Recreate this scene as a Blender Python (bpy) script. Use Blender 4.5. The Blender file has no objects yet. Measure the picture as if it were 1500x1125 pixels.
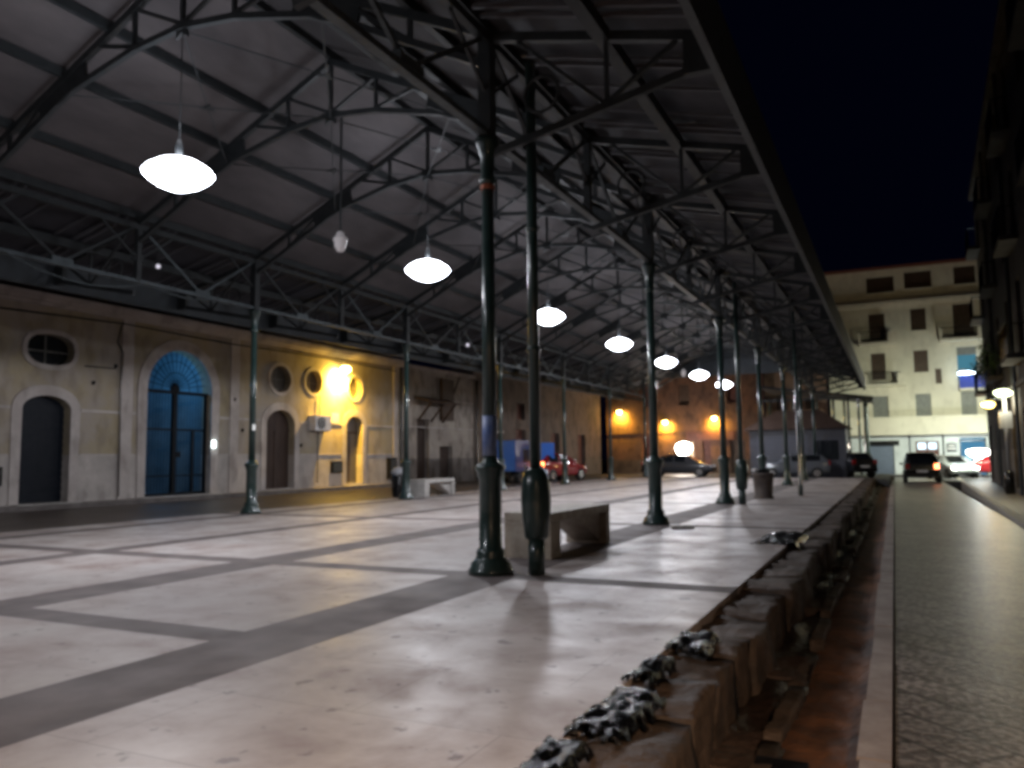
import bpy, bmesh, math, random
from mathutils import Vector, Matrix, noise as NZ
from math import radians as R_, pi, sin, cos
random.seed(11)
sc = bpy.context.scene
COL = sc.collection

# ------------------------------------------------------------------ materials
def mat(name, col, rough=.6, metal=0., col2=None, scale=3., detail=6., lo=.35, hi=.65, bump=0., bscale=None, spec=.5, emis=None, estr=0., stretch=None, coat=0.):
    m = bpy.data.materials.new(name); m.use_nodes = True
    nt = m.node_tree; b = nt.nodes['Principled BSDF']
    b.inputs['Base Color'].default_value = (*col, 1)
    b.inputs['Roughness'].default_value = rough
    b.inputs['Metallic'].default_value = metal
    b.inputs['Specular IOR Level'].default_value = spec
    b.inputs['Coat Weight'].default_value = coat
    if emis:
        b.inputs['Emission Color'].default_value = (*emis, 1); b.inputs['Emission Strength'].default_value = estr
    tc = nt.nodes.new('ShaderNodeTexCoord'); mp = nt.nodes.new('ShaderNodeMapping')
    nt.links.new(tc.outputs['Object'], mp.inputs['Vector'])
    if stretch: mp.inputs['Scale'].default_value = stretch
    if col2:
        n = nt.nodes.new('ShaderNodeTexNoise'); n.inputs['Scale'].default_value = scale; n.inputs['Detail'].default_value = detail
        n.inputs['Roughness'].default_value = .65
        nt.links.new(mp.outputs[0], n.inputs['Vector'])
        r = nt.nodes.new('ShaderNodeValToRGB')
        r.color_ramp.elements[0].position = lo; r.color_ramp.elements[0].color = (*col, 1)
        r.color_ramp.elements[1].position = hi; r.color_ramp.elements[1].color = (*col2, 1)
        nt.links.new(n.outputs['Fac'], r.inputs[0]); nt.links.new(r.outputs[0], b.inputs['Base Color'])
        m['ramp'] = r.name
    if bump:
        n2 = nt.nodes.new('ShaderNodeTexNoise'); n2.inputs['Scale'].default_value = bscale or scale * 4; n2.inputs['Detail'].default_value = 6
        nt.links.new(mp.outputs[0], n2.inputs['Vector'])
        bp = nt.nodes.new('ShaderNodeBump'); bp.inputs['Strength'].default_value = bump; bp.inputs['Distance'].default_value = .05
        nt.links.new(n2.outputs['Fac'], bp.inputs['Height']); nt.links.new(bp.outputs[0], b.inputs['Normal'])
    return m

iron = mat('iron_paint', (.012, .03, .028), .28, .0, (.028, .05, .045), 5, bump=.12, bscale=30, coat=.4)
iron2 = mat('truss_paint', (.012, .016, .018), .55, 0, (.025, .028, .03), 6)
galv = mat('galvanised', (.1, .12, .13), .5, .4, (.05, .06, .065), 5)
rust = mat('rusty_band', (.35, .1, .04), .7, 0, (.2, .05, .02), 20)
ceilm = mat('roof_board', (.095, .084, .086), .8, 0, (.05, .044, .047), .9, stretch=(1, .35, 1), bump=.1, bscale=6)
ceild = mat('shaded_roof_board', (.038, .034, .036), .8, 0, (.018, .016, .018), .9, stretch=(1, .35, 1), bump=.1, bscale=6)  # darker copy of the roof boards: shade of the street slope put into colour
canm = mat('canopy_board', (.05, .05, .06), .7, 0, (.018, .018, .024), 1.6, stretch=(1, .6, 1))
fasc = mat('fascia_paint', (.045, .055, .065), .5, 0, (.03, .035, .04), 3)
batt = mat('batten_paint', (.09, .09, .1), .6)
conc = mat('bench_stone', (.42, .37, .3), .6, 0, (.27, .22, .17), 6, bump=.2, bscale=40)
conc2 = mat('pale_stone', (.55, .53, .5), .6, 0, (.4, .38, .36), 6, bump=.2, bscale=40)
glassd = mat('dark_glass', (.01, .012, .015), .08, 0, spec=.8)
black = mat('black_plastic', (.008, .008, .009), .25)
tarm = mat('tar', (.002, .0025, .004), .22, 0, (.005, .0055, .007), 9, bump=.4, bscale=30, spec=.3)
wood = mat('old_wood', (.035, .018, .012), .7, 0, (.06, .035, .025), 4, stretch=(1, 1, .2))
woodred = mat('red_wood', (.14, .045, .03), .7, 0, (.07, .025, .02), 4)
tyre = mat('tyre_rubber', (.012, .012, .012), .8)
chrome = mat('metal_bright', (.6, .6, .6), .2, 1.)
white = mat('white_enamel', (.75, .73, .72), .35, 0, (.6, .58, .56), 5)
sticker = mat('sticker_paper', (.8, .8, .78), .5, emis=(1, 1, .95), estr=.15)
shutter = mat('shutter_brown', (.05, .028, .016), .6, 0, (.08, .045, .03), 5)
shutterg = mat('shutter_grey', (.2, .2, .18), .6, 0, (.14, .14, .13), 5)
leafm = mat('leaf_green', (.03, .07, .015), .5, 0, (.07, .13, .03), 6)

def stone_floor():
    m = bpy.data.materials.new('market_marble'); m.use_nodes = True
    nt = m.node_tree; N = nt.nodes; L = nt.links; b = N['Principled BSDF']
    tc = N.new('ShaderNodeTexCoord'); sx = N.new('ShaderNodeSeparateXYZ'); L.new(tc.outputs['Object'], sx.inputs[0])
    def M(op, a, bb=None):
        n = N.new('ShaderNodeMath'); n.operation = op
        for i, v in enumerate((a, bb)):
            if v is None: continue
            if isinstance(v, (int, float)): n.inputs[i].default_value = v
            else: L.new(v, n.inputs[i])
        return n.outputs[0]
    def band(src, c, w): return M('LESS_THAN', M('ABSOLUTE', M('SUBTRACT', src, c)), w / 2)
    X, Y = sx.outputs[0], sx.outputs[1]
    masks = [band(X, -3.83, .72), band(X, -6.84, .62), band(X, -9.75, .42), band(X, -13.0, .42)]
    for y, w in ((-5.3, .34), (1.05, .34), (7.38, .34), (13.75, .34), (20.15, .34), (26.55, .34), (32.95, .34), (39.35, .34)):
        masks.append(band(Y, y, w))
    left = M('LESS_THAN', X, -3.83); mid = M('GREATER_THAN', X, -9.8)
    masks.append(M('MULTIPLY', M('MULTIPLY', band(Y, 4.2, .32), left), mid))
    acc = masks[0]
    for k in masks[1:]: acc = M('MAXIMUM', acc, k)
    n1 = N.new('ShaderNodeTexNoise'); n1.inputs['Scale'].default_value = 1.5; n1.inputs['Detail'].default_value = 8; n1.inputs['Roughness'].default_value = .62
    n1.inputs['Distortion'].default_value = .25
    L.new(tc.outputs['Object'], n1.inputs['Vector'])
    r1 = N.new('ShaderNodeValToRGB'); e = r1.color_ramp.elements
    e[0].position = .33; e[0].color = (.31, .24, .215, 1); e[1].position = .68; e[1].color = (.57, .53, .5, 1)
    x = e.new(.5); x.color = (.45, .395, .37, 1)
    L.new(n1.outputs['Fac'], r1.inputs[0])
    # slab tone per tile and thin joints
    br = N.new('ShaderNodeTexBrick'); br.offset = 0.5; br.inputs['Scale'].default_value = 1
    br.inputs['Color1'].default_value = (1, 1, 1, 1); br.inputs['Color2'].default_value = (.8, .8, .81, 1); br.inputs['Mortar'].default_value = (.42, .38, .37, 1)
    br.inputs['Mortar Size'].default_value = .005; br.inputs['Brick Width'].default_value = 1.6; br.inputs['Row Height'].default_value = .8
    br.inputs['Mortar Smooth'].default_value = .6
    L.new(tc.outputs['Object'], br.inputs['Vector'])
    mx = N.new('ShaderNodeMixRGB'); mx.blend_type = 'MULTIPLY'; mx.inputs[0].default_value = .55
    L.new(r1.outputs[0], mx.inputs[1]); L.new(br.outputs['Color'], mx.inputs[2])
    # dark specks
    n3 = N.new('ShaderNodeTexNoise'); n3.inputs['Scale'].default_value = 7; n3.inputs['Detail'].default_value = 4
    L.new(tc.outputs['Object'], n3.inputs['Vector'])
    r3 = N.new('ShaderNodeValToRGB'); r3.color_ramp.elements[0].position = .31; r3.color_ramp.elements[0].color = (.4, .36, .36, 1)
    r3.color_ramp.elements[1].position = .37; r3.color_ramp.elements[1].color = (1, 1, 1, 1)
    L.new(n3.outputs['Fac'], r3.inputs[0])
    mx3 = N.new('ShaderNodeMixRGB'); mx3.blend_type = 'MULTIPLY'; mx3.inputs[0].default_value = .8
    L.new(mx.outputs[0], mx3.inputs[1]); L.new(r3.outputs[0], mx3.inputs[2])
    nd = N.new('ShaderNodeTexNoise'); nd.inputs['Scale'].default_value = 3; nd.inputs['Detail'].default_value = 8
    L.new(tc.outputs['Object'], nd.inputs['Vector'])
    rd = N.new('ShaderNodeValToRGB'); rd.color_ramp.elements[0].position = .3; rd.color_ramp.elements[0].color = (.1, .083, .08, 1)
    rd.color_ramp.elements[1].position = .7; rd.color_ramp.elements[1].color = (.17, .142, .135, 1)
    L.new(nd.outputs['Fac'], rd.inputs[0])
    fin = N.new('ShaderNodeMixRGB'); L.new(acc, fin.inputs[0]); L.new(mx3.outputs[0], fin.inputs[1]); L.new(rd.outputs[0], fin.inputs[2])
    L.new(fin.outputs[0], b.inputs['Base Color'])
    mr = N.new('ShaderNodeMapRange'); mr.inputs['From Min'].default_value = .3; mr.inputs['From Max'].default_value = .7
    mr.inputs['To Min'].default_value = .58; mr.inputs['To Max'].default_value = .35
    L.new(n1.outputs['Fac'], mr.inputs['Value'])
    ma = M('ADD', mr.outputs[0], M('MULTIPLY', acc, .25)); L.new(ma, b.inputs['Roughness'])
    b.inputs['Specular IOR Level'].default_value = .45
    bp = N.new('ShaderNodeBump'); bp.inputs['Strength'].default_value = .12; bp.inputs['Distance'].default_value = .02
    L.new(nd.outputs['Fac'], bp.inputs['Height']); L.new(bp.outputs[0], b.inputs['Normal'])
    return m

def paving(name, c1, c2, cm, bw, rh, rot=0., rough=.55, spots=None, ms=.012):
    m = bpy.data.materials.new(name); m.use_nodes = True
    nt = m.node_tree; N = nt.nodes; L = nt.links; b = N['Principled BSDF']
    tc = N.new('ShaderNodeTexCoord'); mp = N.new('ShaderNodeMapping'); mp.inputs['Rotation'].default_value = (0, 0, rot)
    L.new(tc.outputs['Object'], mp.inputs[0])
    br = N.new('ShaderNodeTexBrick'); br.inputs['Scale'].default_value = 1
    br.inputs['Color1'].default_value = (*c1, 1); br.inputs['Color2'].default_value = (*c2, 1); br.inputs['Mortar'].default_value = (*cm, 1)
    br.inputs['Mortar Size'].default_value = ms; br.inputs['Brick Width'].default_value = bw; br.inputs['Row Height'].default_value = rh
    br.inputs['Mortar Smooth'].default_value = .4
    L.new(mp.outputs[0], br.inputs['Vector'])
    n = N.new('ShaderNodeTexNoise'); n.inputs['Scale'].default_value = 1.1; n.inputs['Detail'].default_value = 10; n.inputs['Roughness'].default_value = .7
    L.new(tc.outputs['Object'], n.inputs['Vector'])
    r = N.new('ShaderNodeValToRGB'); r.color_ramp.elements[0].position = .3; r.color_ramp.elements[0].color = (.55, .55, .55, 1)
    r.color_ramp.elements[1].position = .7; r.color_ramp.elements[1].color = (1.2, 1.2, 1.2, 1)
    L.new(n.outputs['Fac'], r.inputs[0])
    mx = N.new('ShaderNodeMixRGB'); mx.blend_type = 'MULTIPLY'; mx.inputs[0].default_value = .9
    L.new(br.outputs['Color'], mx.inputs[1]); L.new(r.outputs[0], mx.inputs[2])
    out = mx.outputs[0]
    n2 = N.new('ShaderNodeTexNoise'); n2.inputs['Scale'].default_value = 22; n2.inputs['Detail'].default_value = 5
    L.new(tc.outputs['Object'], n2.inputs['Vector'])
    if spots:
        r2 = N.new('ShaderNodeValToRGB'); r2.color_ramp.elements[0].position = spots; r2.color_ramp.elements[0].color = (.4, .38, .38, 1)
        r2.color_ramp.elements[1].position = spots + .1; r2.color_ramp.elements[1].color = (1, 1, 1, 1)
        L.new(n2.outputs['Fac'], r2.inputs[0])
        m2 = N.new('ShaderNodeMixRGB'); m2.blend_type = 'MULTIPLY'; m2.inputs[0].default_value = 1
        L.new(out, m2.inputs[1]); L.new(r2.outputs[0], m2.inputs[2]); out = m2.outputs[0]
    L.new(out, b.inputs['Base Color']); b.inputs['Roughness'].default_value = rough
    bp = N.new('ShaderNodeBump'); bp.inputs['Strength'].default_value = .3; bp.inputs['Distance'].default_value = .02
    L.new(n2.outputs['Fac'], bp.inputs['Height']); L.new(bp.outputs[0], b.inputs['Normal'])
    return m

def plaster(name, top, top2, low, split=None, patch=None, scale=.8, stain=.75):
    """old plaster: two tones by noise, stained dado below z=split"""
    m = bpy.data.materials.new(name); m.use_nodes = True
    nt = m.node_tree; N = nt.nodes; L = nt.links; b = N['Principled BSDF']
    tc = N.new('ShaderNodeTexCoord')
    n = N.new('ShaderNodeTexNoise'); n.inputs['Scale'].default_value = scale; n.inputs['Detail'].default_value = 9; n.inputs['Roughness'].default_value = .62
    L.new(tc.outputs['Object'], n.inputs['Vector'])
    r = N.new('ShaderNodeValToRGB'); e = r.color_ramp.elements
    e[0].position = .38; e[0].color = (*top, 1); e[1].position = .6; e[1].color = (*top2, 1)
    L.new(n.outputs['Fac'], r.inputs[0]); out = r.outputs[0]
    if split is not None:
        sx = N.new('ShaderNodeSeparateXYZ'); L.new(tc.outputs['Object'], sx.inputs[0])
        mt = N.new('ShaderNodeMath'); mt.operation = 'LESS_THAN'; mt.inputs[1].default_value = split
        L.new(sx.outputs[2], mt.inputs[0])
        rl = N.new('ShaderNodeValToRGB'); rl.color_ramp.elements[0].position = .35; rl.color_ramp.elements[0].color = (*low, 1)
        rl.color_ramp.elements[1].position = .65; rl.color_ramp.elements[1].color = (low[0]*1.5, low[1]*1.5, low[2]*1.5, 1)
        L.new(n.outputs['Fac'], rl.inputs[0])
        mx = N.new('ShaderNodeMixRGB'); L.new(mt.outputs[0], mx.inputs[0]); L.new(out, mx.inputs[1]); L.new(rl.outputs[0], mx.inputs[2]); out = mx.outputs[0]
    st = N.new('ShaderNodeTexNoise'); st.inputs['Scale'].default_value = 2.4; st.inputs['Detail'].default_value = 7
    mp = N.new('ShaderNodeMapping'); mp.inputs['Scale'].default_value = (1, 1, .55); L.new(tc.outputs['Object'], mp.inputs[0]); L.new(mp.outputs[0], st.inputs['Vector'])
    rs = N.new('ShaderNodeValToRGB'); rs.color_ramp.elements[0].position = .36; rs.color_ramp.elements[0].color = (.45, .42, .4, 1)
    rs.color_ramp.elements[1].position = .5; rs.color_ramp.elements[1].color = (1, 1, 1, 1)
    L.new(st.outputs['Fac'], rs.inputs[0])
    m2 = N.new('ShaderNodeMixRGB'); m2.blend_type = 'MULTIPLY'; m2.inputs[0].default_value = stain
    L.new(out, m2.inputs[1]); L.new(rs.outputs[0], m2.inputs[2])
    L.new(m2.outputs[0], b.inputs['Base Color']); b.inputs['Roughness'].default_value = .85
    bp = N.new('ShaderNodeBump'); bp.inputs['Strength'].default_value = .35; bp.inputs['Distance'].default_value = .03
    n4 = N.new('ShaderNodeTexNoise'); n4.inputs['Scale'].default_value = 9; n4.inputs['Detail'].default_value = 6
    L.new(tc.outputs['Object'], n4.inputs['Vector']); L.new(n4.outputs['Fac'], bp.inputs['Height']); L.new(bp.outputs[0], b.inputs['Normal'])
    return m

def emis(name, col, s):
    m = bpy.data.materials.new(name); m.use_nodes = True
    nt = m.node_tree; nt.nodes.remove(nt.nodes['Principled BSDF'])
    e = nt.nodes.new('ShaderNodeEmission'); e.inputs[0].default_value = (*col, 1); e.inputs[1].default_value = s
    nt.links.new(e.outputs[0], nt.nodes['Material Output'].inputs[0]); return m

# ------------------------------------------------------------------ mesh kit
class MB:
    def __init__(s): s.b = bmesh.new()
    def box(s, c, d, rot=None):
        r = bmesh.ops.create_cube(s.b, size=1); vs = r['verts']
        bmesh.ops.scale(s.b, vec=Vector(d), verts=vs)
        if rot is not None: bmesh.ops.rotate(s.b, cent=(0, 0, 0), matrix=rot, verts=vs)
        bmesh.ops.translate(s.b, vec=Vector(c), verts=vs); return s
    def bb(s, x0, x1, y0, y1, z0, z1): return s.box(((x0+x1)/2, (y0+y1)/2, (z0+z1)/2), (abs(x1-x0), abs(y1-y0), abs(z1-z0)))
    def bar(s, p, q, w, h=None):
        p, q = Vector(p), Vector(q); d = q - p; L = d.length
        if L < 1e-6: return s
        rot = d.to_track_quat('X', 'Z').to_matrix()
        return s.box((p + q) / 2, (L, w, h or w), rot)
    def cyl(s, p, q, r0, r1=None, seg=10, caps=True):
        p, q = Vector(p), Vector(q); d = q - p
        if r1 is None: r1 = r0
        m = Matrix.Translation((p + q) / 2) @ d.to_track_quat('Z', 'Y').to_matrix().to_4x4()
        bmesh.ops.create_cone(s.b, cap_ends=caps, segments=seg, radius1=r0, radius2=max(r1, 1e-4), depth=d.length, matrix=m); return s
    def lathe(s, prof, c=(0, 0, 0), seg=16, sy=1.):
        rings = []
        for r, z in prof:
            rings.append([s.b.verts.new((c[0] + r*cos(2*pi*i/seg), c[1] + r*sin(2*pi*i/seg)*sy, c[2] + z)) for i in range(seg)])
        for a, b in zip(rings, rings[1:]):
            for i in range(seg):
                f = s.b.faces.new((a[i], a[(i+1) % seg], b[(i+1) % seg], b[i])); f.smooth = True
        if prof[0][0] > 1e-3: s.b.faces.new(list(reversed(rings[0])))
        if prof[-1][0] > 1e-3: s.b.faces.new(rings[-1])
        return s
    def path(s, pts, r, seg=6):
        for a, b in zip(pts, pts[1:]): s.cyl(a, b, r, seg=seg)
        return s
    def sph(s, c, r, sc=(1, 1, 1), u=12, v=8):
        res = bmesh.ops.create_uvsphere(s.b, u_segments=u, v_segments=v, radius=r)
        bmesh.ops.scale(s.b, vec=Vector(sc), verts=res['verts']); bmesh.ops.translate(s.b, vec=Vector(c), verts=res['verts'])
        for vv in res['verts']:
            for f in vv.link_faces: f.smooth = True
        return s
    def poly(s, pts): s.b.faces.new([s.b.verts.new(p) for p in pts]); return s
    def prism(s, pts, vec):
        """closed outline extruded by vec"""
        vec = Vector(vec); a = [s.b.verts.new(p) for p in pts]; b = [s.b.verts.new(Vector(p) + vec) for p in pts]
        n = len(a); s.b.faces.new(a); s.b.faces.new(list(reversed(b)))
        for i in range(n): s.b.faces.new((a[(i+1) % n], a[i], b[i], b[(i+1) % n]))
        return s
    def rough(s, amt, seed=0, cuts=0):
        if cuts: bmesh.ops.subdivide_edges(s.b, edges=s.b.edges[:], cuts=cuts, use_grid_fill=True)
        rr = random.Random(seed)
        for v in s.b.verts: v.co += Vector((rr.uniform(-amt, amt), rr.uniform(-amt, amt), rr.uniform(-amt, amt)))
        return s
    def erode(s, amt, freq, seed=0, cuts=0):
        if cuts: bmesh.ops.subdivide_edges(s.b, edges=s.b.edges[:], cuts=cuts, use_grid_fill=True)
        for v in s.b.verts:
            p = v.co * freq + Vector((seed*7.3, seed*3.1, seed)); v.co += NZ.noise_vector(p) * amt + NZ.noise_vector(p * 3.1) * amt * .3
        return s
    def build(s, name, m, parent=None, bevel=0., smooth=False):
        bmesh.ops.recalc_face_normals(s.b, faces=s.b.faces[:])
        me = bpy.data.meshes.new(name); s.b.to_mesh(me); s.b.free()
        if smooth:
            for p in me.polygons: p.use_smooth = True
        me.materials.append(m)
        o = bpy.data.objects.new(name, me); COL.objects.link(o)
        if parent: o.parent = parent
        if bevel:
            md = o.modifiers.new('bevel', 'BEVEL'); md.width = bevel; md.segments = 2; md.limit_method = 'ANGLE'
        return o

def tag(o, label, cat, group=None, kind=None):
    if label: o['label'] = label
    if cat: o['category'] = cat
    if group: o['group'] = group
    if kind: o['kind'] = kind
    return o
def thing(name, label, cat, loc=(0, 0, 0), rz=0., group=None):
    o = bpy.data.objects.new(name, None); COL.objects.link(o); o.empty_display_size = .2
    o.location = loc; o.rotation_euler = (0, 0, rz); return tag(o, label, cat, group)
def struct(o): o['kind'] = 'structure'; return o
def dup(root, loc, rz=None, label=None, sc_=None):
    def cp(o, par):
        c = o.copy(); COL.objects.link(c)
        if par: c.parent = par
        for ch in o.children: cp(ch, c)
        return c
    r = cp(root, None); r.location = loc
    if rz is not None: r.rotation_euler = (0, 0, rz)
    if sc_: r.scale = sc_
    if label: r['label'] = label
    return r
def light(kind, name, loc, energy, col, parent=None, size=.1, spot=None, rot=None, blend=.3):
    l = bpy.data.lights.new(name, kind); l.energy = energy; l.color = col
    if kind == 'AREA': l.shape = 'DISK'; l.size = size
    else: l.shadow_soft_size = size
    if spot: l.spot_size = R_(spot); l.spot_blend = blend
    o = bpy.data.objects.new(name, l); COL.objects.link(o); o.location = loc
    if rot: o.rotation_euler = rot
    if parent: o.parent = parent
    return o

ORD = ['first', 'second', 'third', 'fourth', 'fifth', 'sixth', 'seventh', 'eighth', 'ninth', 'tenth', 'eleventh', 'twelfth', 'thirteenth', 'fourteenth', 'fifteenth', 'sixteenth', 'seventeenth', 'eighteenth']

# ------------------------------------------------------------------ setting
marble = stone_floor()
f = MB().bb(-14.0, -1.35, -12, 43, -.85, 0).build('market_floor', marble); struct(f)
sidepave = paving('side_paving', (.075, .062, .055), (.1, .082, .075), (.035, .03, .028), .9, .45, rough=.5)
struct(MB().bb(-20.45, -14.004, -12, 43, -.85, -.03).build('pavement', sidepave))
struct(MB().bb(-21.0, -20.0, -12, 31, -.03, .1).rough(0).build('wall_kerb', mat('kerb_stone', (.17, .15, .14), .7, 0, (.1, .085, .08), 3))) 
streetm = paving('street_paving', (.34, .3, .275), (.25, .225, .205), (.1, .085, .08), .7, .35, rot=R_(45), rough=.36, spots=.46, ms=.02)
struct(MB().bb(-.072, 2.3, -12, 60, -.95, -.35).build('street', streetm))
roadm = mat('asphalt', (.03, .03, .032), .6, 0, (.05, .05, .05), 4, bump=.3, bscale=40)
struct(MB().bb(-80, -.3, 43.01, 58, -.95, -.12).build('cross_road', roadm))
struct(MB().poly([(-300, -100, -.96), (300, -100, -.96), (300, 500, -.96), (-300, 500, -.96)]).build('ground', mat('earth', (.05, .035, .025), .9)))
# pale kerb along the street, long stones with joints
kb = MB(); rr = random.Random(3); y = -4.
while y < 50:
    L = rr.uniform(.9, 1.4); x = -.24 + rr.uniform(-.01, .01)
    kb.bb(x, -.088, y, y + L - .012, -.9, -.335 + rr.uniform(-.006, .006)); y += L
struct(kb.build('kerb', mat('kerb_pale', (.4, .34, .3), .6, 0, (.27, .22, .19), 4, bump=.2, bscale=25)))
# far side kerb and pavement of the street
kx = lambda y: 1.78 + .026*y
k2 = MB(); y = -4.
while y < 58:
    L = rr.uniform(1., 1.5)
    k2.prism([(kx(y), y, -.9), (kx(y)+.2, y, -.9), (kx(y)+.2, y, -.25), (kx(y), y, -.25)], (.026*L, L - .012, 0)); y += L
struct(k2.build('far_kerb', mat('kerb_pale_far', (.36, .33, .28), .6, 0, (.24, .22, .19), 4)))
fp = mat('far_pavement_stone', (.12, .1, .085), .5, 0, (.08, .065, .055), 2)
struct(MB().prism([(kx(-4)+.2, -4, -.9), (9, -4, -.9), (9, -4, -.27), (kx(-4)+.2, -4, -.27)], (0, 0, 0.0001)).build('pavement_edge', fp)) if 0 else None
g = MB(); g.b.faces.new([g.b.verts.new(p) for p in [(kx(-4)+.2, -4, -.27), (12, -4, -.27), (12, 60, -.27), (kx(60)+.2, 60, -.27)]]); struct(g.build('far_pavement', fp))

# ------- trench along the platform
soil = mat('ditch_soil', (.19, .08, .035), .8, 0, (.045, .022, .014), 2.2, bump=.8, bscale=9)
g = MB(); n = 120; rows = []
xs = [-.72, -.64, -.54, -.44, -.33, -.225]; zs = [-.48, -.43, -.42, -.43, -.44, -.40]
rs = random.Random(5)
for j in range(n + 1):
    yy = -4 + j * 54 / n
    rows.append([g.b.verts.new((x, yy, z + rs.uniform(-.02, .02))) for x, z in zip(xs, zs)])
for a, b in zip(rows, rows[1:]):
    for i in range(len(xs) - 1): g.b.faces.new((a[i], a[i+1], b[i+1], b[i]))
struct(g.build('dirt_strip', soil, smooth=True))
g = MB(); rows = []
for j in range(361):
    yy = -4 + j * .15
    rows.append([g.b.verts.new((x, yy, -.42 + NZ.noise(Vector((x*5, yy*1.3, 2.))) * .09 + NZ.noise(Vector((x*14, yy*9, 7.))) * .03)) for x in (-1.4, -1.1, -.98, -.9, -.84, -.78, -.7, -.62)])
for a_, b_ in zip(rows, rows[1:]):
    for i in range(7): g.b.faces.new((a_[i], a_[i+1], b_[i+1], b_[i]))
struct(g.build('ditch_bottom', mat('ditch_mud', (.006, .0045, .004), .45, 0, (.035, .02, .013), 1.6, bump=.8, bscale=14), smooth=True))
stonew = mat('rough_stone', (.115, .08, .058), .7, 0, (.035, .025, .019), 2.2, bump=.6, bscale=16)
# rough edging blocks of the platform: individual stones
y = -2.5; i = 0; rb = random.Random(21)
blocks = []
proto = {}
def edge_block(seed, L):
    m = MB().box((0, 0, 0), (.44, L, .80)); m.erode(.045, 3.2, seed + 1, cuts=9)
    me = m.build('edging_block', stonew, smooth=True); return me
protos = []
for k in range(4):
    b_ = edge_block(k, .92); protos.append(b_)
cnt = 0
while y < 43:
    L_ = rb.uniform(.5, .95)
    p = protos[cnt] if cnt < 4 else protos[cnt % 4].copy()
    if cnt >= 4: COL.objects.link(p)
    p.location = (-1.15 + rb.uniform(-.045, .045), y + L_/2, -.43 + rb.uniform(-.035, .0)); p.scale = (1, L_/.92, 1)
    p.rotation_euler = (0, rb.uniform(-.02, .03), rb.uniform(-.02, .02))
    tag(p, 'rough brown stone block edging the raised floor above the ditch', 'edging stone', 'rough stone blocks along the platform edge')
    y += L_ + .03 + (rb.random() < .25) * .08; cnt += 1
# bar of crumpled black sheeting on the blocks
def sheet(x0, x1, y0, y1, seed, label, drop=.1):
    m = MB(); nx, ny = 16, max(12, int((y1 - y0) * 42)); v = []
    for j in range(ny + 1):
        row = []
        for i in range(nx + 1):
            t = i / nx; u = j / ny; x = x0 + (x1-x0)*t; y = y0 + (y1-y0)*u
            h = NZ.noise(Vector((x*9 + seed*7, y*7, seed))) * .03 + NZ.noise(Vector((x*30, y*26, seed*3.))) * .016
            ed = min(t, 1-t, u*2, (1-u)*2) * 6
            row.append(m.b.verts.new((x + .05*NZ.noise(Vector((y*3, seed, 1.)))*(1-t), y + .06*NZ.noise(Vector((x*6, seed, 5.))), .006 + .02*min(1, ed) + h*min(1, ed + .15) - drop*max(0, t-.8)/.2)))
        v.append(row)
    for j in range(ny):
        for i in range(nx):
            t = i/nx; u = j/ny; q = min(t, 1-t, u*1.5, (1-u)*1.5)
            if q < .14 and NZ.noise(Vector((i*.5, j*.4, seed*9.))) > -.05 + q: continue
            m.b.faces.new((v[j][i], v[j][i+1], v[j+1][i+1], v[j+1][i]))
    bmesh.ops.delete(m.b, geom=[q for q in m.b.verts if not q.link_faces], context='VERTS')
    o = m.build('plastic_sheeting', tarm, smooth=True); md = o.modifiers.new('s', 'SOLIDIFY'); md.thickness = .006
    tag(o, label, 'plastic sheeting', 'crumpled black sheeting on the edge blocks')
sheet(-1.38, -1.18, 2.3, 3.25, 1, 'crumpled black glossy sheeting on the edge block closest to the viewer', .04)
sheet(-1.37, -1.08, 3.3, 4.1, 2, 'wide glossy black sheeting lump, second from the viewer along the platform edge', .06)
sheet(-1.37, -1.2, 4.2, 4.75, 3, 'small crumpled black sheeting between two stone edge blocks, third along')
sheet(-1.36, -1.08, 4.95, 5.5, 6, 'shiny black sheeting before the dark cross band', .06)
sheet(-1.8, -1.15, 11.2, 13.0, 4, 'flat black sheeting spread on the floor edge far along the ditch', .12)
# lower kerb wall on the ditch's street side with cross stones
y = -2.; cnt = 0; lowp = []
for k in range(3):
    m = MB().box((0, 0, 0), (.1, 1.05, .34)); m.erode(.025, 4., 40 + k, cuts=6); lowp.append(m.build('ditch_kerb_stone', stonew, smooth=True))
while y < 43:
    p = lowp[cnt] if cnt < 3 else lowp[cnt % 3].copy()
    if cnt >= 3: COL.objects.link(p)
    p.location = (-.69 + rb.uniform(-.02, .02), y + .5, -.52 + rb.uniform(-.03, .02)); p.rotation_euler = (0, rb.uniform(-.05, .05), rb.uniform(-.02, .02))
    tag(p, 'low upright stone lining the street side of the ditch', 'kerb stone', 'upright stones lining the ditch'); y += 1.08 + (rb.random() < .2) * .3; cnt += 1
first = None
for k, yy in enumerate([3.3, 4.55, 6.4, 9.2, 12.5, 16.3, 20.5, 25.5]):
    if first is None:
        m = MB().box((0, 0, 0), (.28, .6, .2)); m.erode(.035, 4., 77, cuts=6); first = p = m.build('ditch_step_stone', mat('dark_ditch_stone', (.07, .045, .032), .7, 0, (.035, .02, .015), 4, bump=.8, bscale=12), bevel=.01)
    else: p = first.copy(); COL.objects.link(p)
    p.location = (-.82, yy, -.49); p.rotation_euler = (0, 0, rb.uniform(-.1, .1))
    tag(p, 'dark flat stone lying across the bottom of the ditch', 'stone', 'flat stones in the ditch bottom')
tag(MB().bb(-.13, .13, -.13, .13, 0, .05).rough(.006, 3, 2).build('bracket_stub', black), 'small dark metal stub standing in the dirt strip', 'metal stub').location = (-.6, 4.35, -.43)

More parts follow.
